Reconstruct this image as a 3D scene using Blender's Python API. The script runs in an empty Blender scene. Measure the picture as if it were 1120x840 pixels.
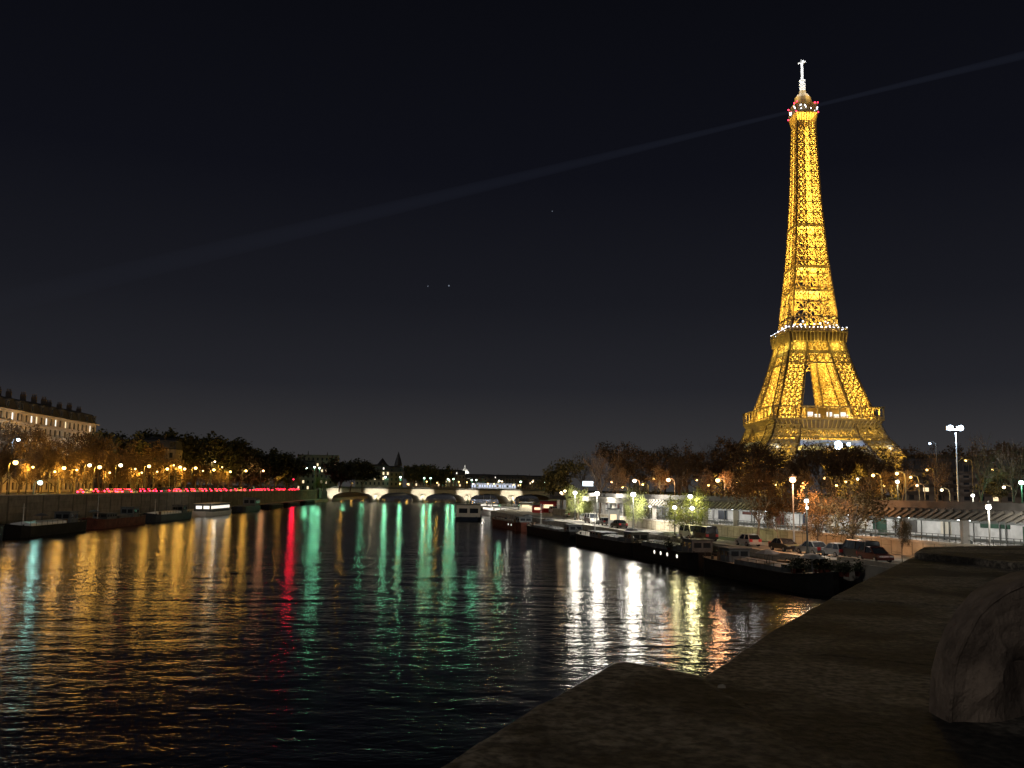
import bpy, math, random
from mathutils import Vector, Matrix
R = math.radians
S = bpy.context.scene
COL = S.collection

# ------------------------------------------------------------------ camera
CAM_Z = 10.0
F = 1000.0                      # focal length in photo pixels (photo 1120 x 840)
PITCH = math.atan(114.5 / F)
ROLL = R(0.85)
_f = Vector((0, math.cos(PITCH), math.sin(PITCH)))
_r0 = Vector((1, 0, 0)); _u0 = _r0.cross(_f)
_r = math.cos(ROLL) * _r0 + math.sin(ROLL) * _u0
_u = math.cos(ROLL) * _u0 - math.sin(ROLL) * _r0
CAM = Vector((0, 0, CAM_Z))
cd = bpy.data.cameras.new('camera'); cam = bpy.data.objects.new('camera', cd); COL.objects.link(cam)
cd.sensor_width = 36; cd.lens = 36 * F / 1120; cd.clip_start = 0.05; cd.clip_end = 20000
cam.matrix_world = Matrix(((_r.x, _u.x, -_f.x, 0), (_r.y, _u.y, -_f.y, 0), (_r.z, _u.z, -_f.z, CAM_Z), (0, 0, 0, 1)))
S.camera = cam

def ray(px, py): return (_f * F + _r * (px - 560) + _u * (420 - py)).normalized()
def at(px, py, Y):              # the point at forward distance Y seen at a photo pixel
    d = ray(px, py); return CAM + d * (Y / d.y)
def on(px, py, z):              # the point at height z seen at a photo pixel
    d = ray(px, py); return CAM + d * ((z - CAM_Z) / d.z)

# ------------------------------------------------------------------ world, added fill sun, exposure
W = bpy.data.worlds.new('World'); S.world = W; W.use_nodes = True
nt = W.node_tree; nt.nodes.clear()
SUN_EL, SUN_AZ = R(25), R(216)
sky = nt.nodes.new('ShaderNodeTexSky'); sky.sky_type = 'NISHITA'; sky.sun_disc = False
sky.sun_elevation = R(-6); sky.sun_rotation = SUN_AZ
tc = nt.nodes.new('ShaderNodeTexCoord'); sep = nt.nodes.new('ShaderNodeSeparateXYZ')
nt.links.new(tc.outputs['Generated'], sep.inputs[0])
rmp = nt.nodes.new('ShaderNodeValToRGB'); nt.links.new(sep.outputs['Z'], rmp.inputs[0])
els = rmp.color_ramp.elements
els[0].position = 0.0; els[0].color = (.0430, .0405, .0400, 1)
els[1].position = 1.0; els[1].color = (.0018, .0020, .0036, 1)
for p, c in ((.045, (.0345, .0332, .0350)), (.11, (.0172, .0176, .0222)), (.20, (.0096, .0101, .0142)), (.33, (.0047, .0051, .0086)), (.5, (.0030, .0033, .0054))):
    e = els.new(p); e.color = (*c, 1)
b1 = nt.nodes.new('ShaderNodeBackground'); b1.inputs[1].default_value = 1.0
b2 = nt.nodes.new('ShaderNodeBackground'); b2.inputs[1].default_value = 0.02
nt.links.new(rmp.outputs[0], b1.inputs[0]); nt.links.new(sky.outputs[0], b2.inputs[0])
addn = nt.nodes.new('ShaderNodeAddShader'); wo = nt.nodes.new('ShaderNodeOutputWorld')
nt.links.new(b1.outputs[0], addn.inputs[0]); nt.links.new(b2.outputs[0], addn.inputs[1]); nt.links.new(addn.outputs[0], wo.inputs[0])
sl = bpy.data.lights.new('foreground_fill', 'SUN'); sl.energy = 0.21; sl.angle = R(.5); sl.color = (1, .93, .86)  # added warm fill sun, standing in for unseen bridge lamps behind the viewer
so = bpy.data.objects.new('foreground_fill', sl); COL.objects.link(so)
sd = Vector((math.sin(SUN_AZ) * math.cos(SUN_EL), math.cos(SUN_AZ) * math.cos(SUN_EL), math.sin(SUN_EL)))
so.rotation_euler = sd.to_track_quat('Z', 'Y').to_euler()
S.view_settings.view_transform = 'Standard'; S.view_settings.look = 'None'
S.view_settings.exposure = 0; S.view_settings.gamma = 1
S.view_settings.use_curve_mapping = False
cy = S.cycles
cy.use_denoising = True
try: cy.denoiser = 'OPENIMAGEDENOISE'
except Exception: pass
cy.use_light_tree = True; cy.max_bounces = 5; cy.diffuse_bounces = 3; cy.glossy_bounces = 3; cy.transmission_bounces = 3; cy.volume_bounces = 0
cy.sample_clamp_direct = 24; cy.sample_clamp_indirect = 3.0; cy.caustics_reflective = False; cy.caustics_refractive = False
cy.transparent_max_bounces = 6

# ------------------------------------------------------------------ helpers
class MB:
    def __init__(s): s.v = []; s.f = []; s.m = []
    def add(s, vs, fs, mi=0):
        o = len(s.v); s.v += [tuple(p) for p in vs]
        s.f += [tuple(i + o for i in f) for f in fs]; s.m += [mi] * len(fs)
    def box(s, c, sz, rz=0, mi=0):
        x, y, z = sz[0] / 2, sz[1] / 2, sz[2] / 2; ca, sa = math.cos(rz), math.sin(rz)
        vs = []
        for dz in (-z, z):
            for dx, dy in ((-x, -y), (x, -y), (x, y), (-x, y)):
                vs.append((c[0] + dx * ca - dy * sa, c[1] + dx * sa + dy * ca, c[2] + dz))
        s.add(vs, [(0, 3, 2, 1), (4, 5, 6, 7), (0, 1, 5, 4), (1, 2, 6, 5), (2, 3, 7, 6), (3, 0, 4, 7)], mi)
    def bar(s, a, b, w, h=None, mi=0):
        a = Vector(a); b = Vector(b); d = b - a
        if d.length < 1e-6: return
        d.normalize(); up = Vector((0, 0, 1)) if abs(d.z) < .95 else Vector((1, 0, 0))
        x = d.cross(up).normalized(); y = x.cross(d); h = h or w; x = x * w / 2; y = y * h / 2
        vs = [a - x - y, a + x - y, a + x + y, a - x + y, b - x - y, b + x - y, b + x + y, b - x + y]
        s.add(vs, [(0, 3, 2, 1), (4, 5, 6, 7), (0, 1, 5, 4), (1, 2, 6, 5), (2, 3, 7, 6), (3, 0, 4, 7)], mi)
    def tube(s, pts, rad, n=6, mi=0, cap=True):
        pts = [Vector(p) for p in pts]; vs = []; fs = []
        for i, p in enumerate(pts):
            d = (pts[min(i + 1, len(pts) - 1)] - pts[max(i - 1, 0)]).normalized()
            up = Vector((0, 0, 1)) if abs(d.z) < .9 else Vector((1, 0, 0))
            x = d.cross(up).normalized(); y = x.cross(d)
            r = rad[i] if hasattr(rad, '__len__') else rad
            for k in range(n):
                a = 2 * math.pi * k / n; vs.append(p + x * r * math.cos(a) + y * r * math.sin(a))
        for i in range(len(pts) - 1):
            for k in range(n):
                k2 = (k + 1) % n; fs.append((i * n + k, i * n + k2, (i + 1) * n + k2, (i + 1) * n + k))
        if cap: fs += [tuple(range(n - 1, -1, -1)), tuple((len(pts) - 1) * n + k for k in range(n))]
        s.add(vs, fs, mi)
    def lathe(s, c, prof, n=12, mi=0):      # prof: (radius, z)
        vs = []; fs = []
        for r, z in prof:
            for k in range(n):
                a = 2 * math.pi * k / n; vs.append((c[0] + r * math.cos(a), c[1] + r * math.sin(a), c[2] + z))
        for i in range(len(prof) - 1):
            for k in range(n):
                k2 = (k + 1) % n; fs.append((i * n + k, i * n + k2, (i + 1) * n + k2, (i + 1) * n + k))
        fs += [tuple(range(n - 1, -1, -1)), tuple((len(prof) - 1) * n + k for k in range(n))]
        s.add(vs, fs, mi)
    def ball(s, c, r, n=8, mi=0, sz=1):
        s.lathe(c, [(max(.02 * r, r * math.sin(math.pi * i / n)), -r * sz * math.cos(math.pi * i / n)) for i in range(n + 1)], n + 2, mi)
    def prism(s, poly, z0, z1, mi=0):       # poly counter-clockwise (x, y); z1 may be a function
        n = len(poly); vs = [(p[0], p[1], z0) for p in poly] + [(p[0], p[1], z1) for p in poly]
        s.add(vs, [tuple(range(n - 1, -1, -1)), tuple(range(n, 2 * n))] + [(i, (i + 1) % n, n + (i + 1) % n, n + i) for i in range(n)], mi)
    def side(s, poly, y0, y1, mi=0):        # poly in (x, z), extruded along y
        n = len(poly); vs = [(p[0], y0, p[1]) for p in poly] + [(p[0], y1, p[1]) for p in poly]
        s.add(vs, [tuple(range(n)), tuple(range(2 * n - 1, n - 1, -1))] + [(i, n + i, n + (i + 1) % n, (i + 1) % n) for i in range(n)], mi)
    def mesh(s, name, mats, smooth=False):
        me = bpy.data.meshes.new(name); me.from_pydata(s.v, [], s.f)
        for m in (mats if isinstance(mats, (list, tuple)) else [mats]): me.materials.append(m)
        if any(s.m): me.polygons.foreach_set('material_index', s.m)
        if smooth: me.polygons.foreach_set('use_smooth', [True] * len(s.f))
        me.update(); return me
    def build(s, name, mats, parent=None, smooth=False):
        return link(name, s.mesh(name, mats, smooth), parent)
def link(name, me, parent=None):
    o = bpy.data.objects.new(name, me); COL.objects.link(o)
    if parent: o.parent = parent
    return o
def empty(name, loc=(0, 0, 0), rz=0):
    o = bpy.data.objects.new(name, None); COL.objects.link(o); o.location = loc; o.rotation_euler = (0, 0, rz); o.empty_display_size = .5; return o
def tag(o, label, cat, group=None, kind=None):
    o['label'] = label; o['category'] = cat
    if group: o['group'] = group
    if kind: o['kind'] = kind
    return o
def struct(o): o['kind'] = 'structure'; return o
def kids(o): return [c for c in bpy.data.objects if c.parent == o]
def copy_tree(o, loc, rz=0, sc=1.0, tree=None):
    c = o.copy(); COL.objects.link(c); c.location = loc; c.rotation_euler = (0, 0, rz); c.scale = (sc, sc, sc)
    for ch in tree or kids(o):
        d = ch.copy(); COL.objects.link(d); d.parent = c
        for g in (kids(ch) if tree is None else ()):
            e = g.copy(); COL.objects.link(e); e.parent = d
    return c
ONES = 'first second third fourth fifth sixth seventh eighth ninth tenth eleventh twelfth thirteenth fourteenth fifteenth sixteenth seventeenth eighteenth nineteenth'.split()
def nth(i):
    i += 1
    if i < 20: return ONES[i - 1]
    t = {2: 'twent', 3: 'thirt', 4: 'fort', 5: 'fift', 6: 'sixt', 7: 'sevent', 8: 'eight', 9: 'ninet'}[i // 10]
    return t + 'ieth' if i % 10 == 0 else t + 'y-' + ONES[i % 10 - 1]

# ------------------------------------------------------------------ materials
def mat(name, col, rough=.7, metal=0, var=.25, scale=1.0, bump=0, spec=.5, col2=None, detail=6):
    m = bpy.data.materials.new(name); m.use_nodes = True; t = m.node_tree; b = t.nodes['Principled BSDF']
    b.inputs['Roughness'].default_value = rough; b.inputs['Metallic'].default_value = metal; b.inputs['Specular IOR Level'].default_value = spec
    co = t.nodes.new('ShaderNodeTexCoord'); no = t.nodes.new('ShaderNodeTexNoise')
    no.inputs['Scale'].default_value = scale; no.inputs['Detail'].default_value = detail; no.inputs['Roughness'].default_value = .65
    t.links.new(co.outputs['Object'], no.inputs['Vector'])
    r = t.nodes.new('ShaderNodeValToRGB'); t.links.new(no.outputs['Fac'], r.inputs[0])
    c2 = col2 or tuple(min(1, c * (1 + var)) for c in col)
    r.color_ramp.elements[0].position = .3; r.color_ramp.elements[0].color = (*[c * (1 - var) for c in col], 1)
    r.color_ramp.elements[1].position = .7; r.color_ramp.elements[1].color = (*c2, 1)
    t.links.new(r.outputs[0], b.inputs['Base Color'])
    if bump:
        bn = t.nodes.new('ShaderNodeBump'); bn.inputs['Strength'].default_value = 1; bn.inputs['Distance'].default_value = bump
        t.links.new(no.outputs['Fac'], bn.inputs['Height']); t.links.new(bn.outputs[0], b.inputs['Normal'])
    return m
def emit(name, col, s):
    m = bpy.data.materials.new(name); m.use_nodes = True; t = m.node_tree; t.nodes.clear()
    e = t.nodes.new('ShaderNodeEmission'); e.inputs[0].default_value = (*col, 1); e.inputs[1].default_value = s
    o = t.nodes.new('ShaderNodeOutputMaterial'); t.links.new(e.outputs[0], o.inputs[0])
    m.cycles.emission_sampling = 'AUTO' if name.startswith('tail') else 'NONE'; return m
def stone_blocks(name, col, bw=1.2, bh=.45, var=.3, axis='XZ'):
    m = mat(name, col, .85, 0, var, .6, .01); t = m.node_tree; b = t.nodes['Principled BSDF']
    co = t.nodes.new('ShaderNodeTexCoord'); mp = t.nodes.new('ShaderNodeMapping'); br = t.nodes.new('ShaderNodeTexBrick')
    mp.inputs['Rotation'].default_value = (R(90), 0, R(90)) if axis == 'YZ' else (R(90), 0, 0)
    t.links.new(co.outputs['Object'], mp.inputs[0]); t.links.new(mp.outputs[0], br.inputs['Vector'])
    br.inputs['Scale'].default_value = 1; br.inputs['Brick Width'].default_value = bw; br.inputs['Row Height'].default_value = bh; br.inputs['Mortar Size'].default_value = .025
    br.inputs['Color1'].default_value = (1, 1, 1, 1); br.inputs['Color2'].default_value = (.75, .75, .75, 1); br.inputs['Mortar'].default_value = (.4, .4, .4, 1)
    mx = t.nodes.new('ShaderNodeMix'); mx.data_type = 'RGBA'; mx.blend_type = 'MULTIPLY'; mx.inputs[0].default_value = 1
    src = [l for l in t.links if l.to_socket == b.inputs['Base Color']][0].from_socket
    t.links.new(src, mx.inputs[6]); t.links.new(br.outputs['Color'], mx.inputs[7]); t.links.new(mx.outputs[2], b.inputs['Base Color'])
    return m

M = dict(
    asphalt=mat('asphalt', (.05, .05, .05), .85, 0, .3, .8, .01),
    earth=mat('earth', (.06, .055, .04), .95, 0, .35, .3),
    quay=mat('quay paving', (.36, .335, .28), .85, 0, .3, .5, .01),
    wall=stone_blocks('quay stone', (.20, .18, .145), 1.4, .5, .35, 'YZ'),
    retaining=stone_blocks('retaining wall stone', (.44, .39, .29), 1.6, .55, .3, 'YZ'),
    pale_stone=mat('pale stone', (.42, .38, .31), .85, 0, .25, .8, .01),
    concrete=mat('concrete', (.30, .285, .26), .85, 0, .25, .7, .01),
    dark_concrete=mat('dark concrete', (.10, .095, .088), .85, 0, .3, .7, .01),
    white_wall=mat('white wall', (.50, .50, .49), .6, 0, .3, .5),
    facade=mat('limestone facade', (.40, .345, .27), .85, 0, .2, .4, .01),
    dim_facade=mat('weathered facade', (.14, .125, .105), .85, 0, .25, .4),
    zinc=mat('zinc roof', (.05, .052, .06), .5, .3, .2, .5),
    brick=mat('chimney brick', (.06, .05, .045), .9, 0, .25, 1.5),
    iron=mat('tower iron', (.34, .255, .125), .55, 0, .2, .3),
    iron_dark=mat('dark tower iron', (.12, .08, .045), .6, 0, .2, .3),
    white_metal=mat('white metal', (.72, .72, .70), .5, 0, .1, .5),
    post=mat('lamp post paint', (.06, .065, .06), .45, .3, .2, 2),
    post_grey=mat('galvanised steel', (.42, .42, .40), .45, .5, .15, 2),
    black=mat('black hull paint', (.014, .013, .013), .7, 0, .4, .6, spec=.1),
    rust=mat('rust red hull paint', (.10, .032, .022), .6, 0, .5, .7, spec=.1),
    navy=mat('navy hull paint', (.02, .028, .045), .45, 0, .3, .6, spec=.1),
    green=mat('green boat paint', (.025, .06, .04), .5, 0, .3, .6, spec=.1),
    deck=mat('boat deck', (.24, .21, .17), .8, 0, .3, .8),
    cream=mat('cream paint', (.55, .51, .42), .55, 0, .15, .6),
    white=mat('white paint', (.75, .75, .73), .45, 0, .1, .6),
    tarp=mat('tarpaulin', (.09, .10, .11), .8, 0, .3, .9, .02),
    glass=mat('dark glass', (.02, .024, .03), .08, 0, .1, .5),
    rubber=mat('tyre rubber', (.02, .02, .02), .8, 0, .2, 4),
    chrome=mat('wheel rim', (.4, .4, .4), .35, .9, .1, 4),
    red=mat('red paint', (.45, .03, .03), .4, 0, .15, 1),
    bark=mat('bark', (.085, .065, .045), .9, 0, .35, 2, .02),
    pale_bark=mat('pale bark', (.26, .23, .17), .9, 0, .4, 1.2, .02),
    grass=mat('grass', (.06, .09, .025), .95, 0, .4, 2),
    wood=mat('teak planks', (.16, .09, .045), .7, 0, .3, 2),
    line=mat('road paint', (.7, .7, .68), .7, 0, .1, 2),
    net=mat('scaffold sheeting', (.42, .44, .48), .8, 0, .25, .12),
)
def leafmat(name, a, b):
    m = mat(name, a, .8, 0, .45, .5, col2=b); return m
L_brown = leafmat('brown twigs and dry leaves', (.085, .056, .030), (.14, .092, .045))
L_olive = leafmat('olive foliage', (.070, .070, .024), (.12, .11, .036))
L_green = leafmat('yellow green foliage', (.10, .125, .026), (.16, .18, .04))
L_rust = leafmat('rust autumn leaves', (.12, .066, .022), (.19, .115, .035))
L_dark = leafmat('dark evergreen foliage', (.03, .04, .018), (.055, .06, .025))

E = dict(
    amber=emit('amber lamp glass', (1, .60, .18), 9), warm=emit('warm lamp glass', (1, .80, .50), 9),
    white=emit('white lamp glass', (1, .95, .85), 12), green=emit('green white lamp glass', (.72, 1, .80), 8),
    orange=emit('orange lamp glass', (1, .50, .22), 8), cool=emit('cool lamp glass', (.62, .80, 1), 12),
    cyan=emit('cyan lamp glass', (.65, 1, .95), 8), red=emit('red lamp glass', (1, .02, .06), 10),
    tail=emit('tail light glass', (1, .012, .035), 24), head=emit('headlight glass', (1, .95, .9), 10),
    window=emit('lit warm window', (1, .78, .46), 1.4), window_white=emit('lit white window', (1, .93, .80), 1.5),
    window_blue=emit('lit cold window', (.72, .80, 1), 1.1), tube=emit('fluorescent tube', (.88, .95, 1), 9),
    star=emit('star light', (.7, .8, 1), .25), sparkle=emit('platform bulb', (.85, .88, 1), 7),
)
LC = dict(amber=(1, .50, .07), warm=(1, .66, .30), white=(1, .92, .78), green=(.25, 1, .52), orange=(1, .45, .18), cool=(.6, .75, 1), cyan=(.4, 1, .85), red=(1, .01, .04), yellow=(1, .88, .40))
def plight(loc, col, power, rad=.25, parent=None, name='lamp_light'):
    k = (tuple(col), round(power), rad)
    d = plight.cache.get(k)
    if not d:
        d = bpy.data.lights.new(name, 'POINT'); d.color = col; d.energy = power; d.shadow_soft_size = rad; plight.cache[k] = d
    o = bpy.data.objects.new(name, d); COL.objects.link(o); o.location = loc
    if parent: o.parent = parent
    return o
plight.cache = {}

# ------------------------------------------------------------------ lines of the two banks
def lerp(tab, x):
    if x <= tab[0][0]: a, b = tab[0], tab[1]
    elif x >= tab[-1][0]: a, b = tab[-2], tab[-1]
    else:
        i = next(i for i in range(len(tab) - 1) if tab[i][0] <= x <= tab[i + 1][0]); a, b = tab[i], tab[i + 1]
    return a[1] + (b[1] - a[1]) * (x - a[0]) / (b[0] - a[0])
LW = [(-100, -82), (150, -98), (620, -128), (1500, -150)]                  # left quay wall, X for each Y
RQ = [(-20, 62), (90, 36), (254, 0), (285, -6), (340, 0), (400, 8), (640, 28), (1500, 120)]   # right quay edge
RF = [(-20, 92), (60, 63), (120, 42.5), (173, 24.5), (260, 12), (330, 15), (420, 26), (640, 46), (1500, 140)]   # station front
wl = lambda y: lerp(LW, y)
rq = lambda y: lerp(RQ, y)
rf = lambda y: lerp(RF, y)
STREET = 8.0; LST = 6.8; PORT = 3.0; LQ = 1.6

# ------------------------------------------------------------------ ground, water, banks
g = MB(); g.box((0, 2000, -2.0), (9000, 9000, .4)); struct(g.build('ground', M['earth']))
def water_mat():
    m = bpy.data.materials.new('river water'); m.use_nodes = True; t = m.node_tree; b = t.nodes['Principled BSDF']
    b.inputs['Base Color'].default_value = (.004, .006, .006, 1); b.inputs['Roughness'].default_value = .13; b.inputs['IOR'].default_value = 1.33
    co = t.nodes.new('ShaderNodeTexCoord')
    def layer(sx, sy, sc, amp, rot=0, det=2):
        mp = t.nodes.new('ShaderNodeMapping'); mp.inputs['Scale'].default_value = (sx, sy, 1); mp.inputs['Rotation'].default_value = (0, 0, R(rot))
        n = t.nodes.new('ShaderNodeTexNoise'); n.inputs['Scale'].default_value = sc; n.inputs['Detail'].default_value = det; n.inputs['Roughness'].default_value = .55
        n.inputs['Distortion'].default_value = .4
        t.links.new(co.outputs['Object'], mp.inputs[0]); t.links.new(mp.outputs[0], n.inputs['Vector'])
        mu = t.nodes.new('ShaderNodeMath'); mu.operation = 'MULTIPLY'; mu.inputs[1].default_value = amp; t.links.new(n.outputs['Fac'], mu.inputs[0]); return mu
    ls = [layer(.62, 1, .66, .074, 8, 3), layer(.65, 1, 1.9, .035, -9, 2), layer(.7, 1, 4.6, .009, 4, 2), layer(.55, 1, .27, .105, -4, 2), layer(.45, 1, .11, .16, 9, 2)]
    s = ls[0]
    for l in ls[1:]:
        a = t.nodes.new('ShaderNodeMath'); a.operation = 'ADD'; t.links.new(s.outputs[0], a.inputs[0]); t.links.new(l.outputs[0], a.inputs[1]); s = a
    bn = t.nodes.new('ShaderNodeBump'); bn.inputs['Strength'].default_value = 1; bn.inputs['Distance'].default_value = 1
    t.links.new(s.outputs[0], bn.inputs['Height']); t.links.new(bn.outputs[0], b.inputs['Normal']); return m
w = MB(); w.add([(-170, -80, 0), (170, -80, 0), (170, 1500, 0), (-170, 1500, 0)], [(0, 1, 2, 3)]); struct(w.build('water', water_mat()))

def strip(name, edge_a, edge_b, z0, z1, m, ys):
    b = MB(); n = len(ys)
    va = [(edge_a(y), y) for y in ys]; vb = [(edge_b(y), y) for y in ys]
    for i in range(n - 1):
        q = [va[i], vb[i], vb[i + 1], va[i + 1]]
        vs = [(p[0], p[1], z0) for p in q] + [(p[0], p[1], z1) for p in q]
        fs = [(4, 5, 6, 7), (0, 4, 7, 3), (1, 2, 6, 5)]
        if i == 0: fs.append((0, 1, 5, 4))
        if i == n - 2: fs.append((2, 3, 7, 6))
        b.add(vs, fs)
    return b.build(name, m)
YL = [-80, 0, 75, 150, 300, 450, 620, 1500]
struct(strip('street', lambda y: wl(y) - 900, wl, -1.8, LST, M['asphalt'], YL))
struct(strip('quay', lambda y: wl(y) + .6, lambda y: wl(y) + 7, -1.8, LQ, M['quay'], YL))
YR = [-20, 60, 90, 120, 173, 254, 285, 340, 400, 520, 640, 1500]
struct(strip('quay', rq, lambda y: rf(y) + 14, -1.8, PORT, M['quay'], YR))
struct(strip('street', lambda y: rf(y) + 14.01, lambda y: rf(y) + 1200, -1.8, STREET, M['asphalt'], YR))
struct(strip('road', lambda y: rq(y) + 1.2, lambda y: min(rq(y) + 5.2, rf(y) - .5), PORT - .5, PORT + .004, mat('worn quay road', (.17, .165, .15), .85, 0, .3, .8, .01), [60, 90, 120, 150, 173, 210, 254]))
# far land that closes the river view
fl = MB(); fl.prism([(-2500, 1500), (2500, 1500), (2500, 4500), (-2500, 4500)], -1.8, 6); struct(fl.build('ground', M['earth']))
# hill of the left bank
hb = MB(); hn = 26; hm = 12
def hill_z(y, k): return LST + max(0, math.sin(math.pi * min(1, max(0, (y - 260) / 500)))) * 15 * (1 - abs(k - .55) / .55 if k < .55 else 1 - (k - .55) * .8) + 0
vs = []; fs = []
for i in range(hn + 1):
    y = 240 + 540 * i / hn
    for j in range(hm + 1):
        k = j / hm; vs.append((wl(y) - 50 - 260 * k, y, hill_z(y, k) - .3))
for i in range(hn):
    for j in range(hm): a = i * (hm + 1) + j; fs.append((a, a + hm + 1, a + hm + 2, a + 1))
hb.add(vs, fs); struct(hb.build('hill', M['earth'], None, True))
def hillz(x, y):
    k = (wl(y) - 50 - x) / 260
    return LST if k < 0 or k > 1 or y < 240 or y > 780 else max(LST, hill_z(y, k) - .3)

# left quay wall with its coping
lw = empty('quay_wall', (wl(150), 150, 0)); tag(lw, 'long dark stone embankment wall along the far left bank', 'wall')
b = MB(); c = MB()
for i in range(len(YL) - 1):
    y0, y1 = YL[i], YL[i + 1]
    if y1 > 700: y1 = 640
    p = [(wl(y0), y0), (wl(y0) + .6, y0), (wl(y1) + .6, y1), (wl(y1), y1)]
    q = [(wl(y0) - .1, y0), (wl(y0) + .75, y0), (wl(y1) + .75, y1), (wl(y1) - .1, y1)]
    sh = lambda P: [(x - wl(150), y - 150) for x, y in P]
    b.prism(sh(p), -1.5, 7.1); c.prism(sh(q), 7.1, 7.35)
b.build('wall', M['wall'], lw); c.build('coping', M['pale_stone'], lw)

# ------------------------------------------------------------------ the iron tower
TD = 590.0
tc0 = at(886, 470, TD)
TX = tc0.x; TZ = STREET
def tz(py):                                        # local height of a level seen at photo row py on the tower's axis
    px = 888.5 - (470 - py) * .021
    return at(px, py, TD).z - TZ
def thalf(py, wpx):                                # half side of the square shaft from its width in the photo
    v = (420 - py) / F
    depth = TD * math.cos(PITCH) + (tz(py) + TZ - CAM_Z) * math.sin(PITCH)
    return wpx / F * depth / 1.285 / 2
TROT = R(1.0)
tower = empty('iron_tower', (TX, TD, TZ), TROT)
tag(tower, 'tall golden floodlit iron lattice tower rising over the trees', 'tower')
PROF = [(0, 62), (tz(480), 35.0), (tz(447.5), thalf(447.5, 122)), (tz(411), thalf(411, 94)), (tz(390), thalf(390, 80)), (tz(353), thalf(353, 61)),
        (tz(332), thalf(332, 56)), (tz(306), thalf(306, 49.5)), (tz(280), thalf(280, 43)), (tz(218.6), thalf(218.6, 33)), (tz(138), thalf(138, 25.5))]
hs = lambda z: lerp(PROF, z)
Z1 = tz(462); Z2 = tz(367); Z3 = tz(136)
LEGW = [(0, 25), (tz(480), 17), (tz(447), 13.4), (tz(390), 11.0), (Z2, 10.2)]
lwid = lambda z: lerp(LEGW, z)
def panel(mb, a0, a1, b0, b1, n, wx, wf):          # lattice between chords a0->a1 and b0->b1: n X panels up, fine trellis inside
    a0, a1, b0, b1 = map(Vector, (a0, a1, b0, b1))
    for i in range(n):
        t0, t1 = i / n, (i + 1) / n
        p, q, r, s = a0.lerp(a1, t0), a0.lerp(a1, t1), b0.lerp(b1, t0), b0.lerp(b1, t1)
        mb.bar(p, s, wx, wx * .6); mb.bar(r, q, wx, wx * .6); mb.bar(q, s, wx * 1.3, wx)
        if wf:
            pm, rm = p.lerp(q, .5), r.lerp(s, .5); ct = p.lerp(r, .5); cu = q.lerp(s, .5)
            for u, v in ((p, cu), (r, cu), (q, ct), (s, ct), (pm, rm), (pm, cu), (rm, cu), (pm, ct), (rm, ct)): mb.bar(u, v, wf, wf * .7)
for sx, sy in ((-1, -1), (1, -1), (1, 1), (-1, 1)):
    mb = MB(); dk = MB()
    lv = [0, Z1 * .27, Z1 * .53, Z1 * .78, Z1 + 2, Z1 + (Z2 - Z1) * .24, Z1 + (Z2 - Z1) * .44, Z1 + (Z2 - Z1) * .62, Z1 + (Z2 - Z1) * .78, Z1 + (Z2 - Z1) * .9, Z2]
    for z0, z1 in zip(lv[:-1], lv[1:]):
        def cs(z):
            h = hs(z); wd = lwid(z); i = h - wd
            return [Vector((sx * h, sy * h, z)), Vector((sx * i, sy * h, z)), Vector((sx * i, sy * i, z)), Vector((sx * h, sy * i, z))]
        A, B = cs(z0), cs(z1)
        for k in range(4):
            dk.bar(A[k], B[k], 1.0, 1.0)
            j = (k + 1) % 4
            for t in (0, .5):
                a0, b0 = A[k].lerp(A[j], t), A[k].lerp(A[j], t + .5); a1, b1_ = B[k].lerp(B[j], t), B[k].lerp(B[j], t + .5)
                panel(mb, a0, a1, b0, b1_, 2, .66, .46)
    lg = mb.build('leg', M['iron'], tower)
    dk.build('corner_girder', M['iron_dark'], lg)
    for t, pw in ((.06, .3), (.2, .6), (.31, .7), (.4, .8), (.52, 1), (.62, 1.1), (.72, 1), (.81, .9), (.9, .8), (.97, .6)):
        z = Z2 * t; m_ = hs(z) - lwid(z) / 2
        plight((sx * m_, sy * m_, z), (1, .66, .115), 36000 * pw, .6, tower, 'floodlight')
# decorative arches under the first floor
ab = MB()
for k in range(4):
    rot = Matrix.Rotation(k * math.pi / 2, 3, 'Z'); n = 22; pr = None
    for i in range(n + 1):
        a = math.pi * i / n; zz = 6 + (tz(484) - 8) * math.sin(a)
        y = -hs(zz) + 1
        o_ = rot @ Vector((34 * math.cos(a), y, zz)); p_ = rot @ Vector((31 * math.cos(a), y, max(0, zz - 3 * math.sin(a) - 1)))
        if pr: ab.bar(pr[0], o_, .8); ab.bar(pr[1], p_, .8); ab.bar(pr[0], p_, .5); ab.bar(pr[1], o_, .5)
        ab.bar(o_, p_, .5); pr = (o_, p_)
ab.build('arch', M['iron'], tower)
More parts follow.
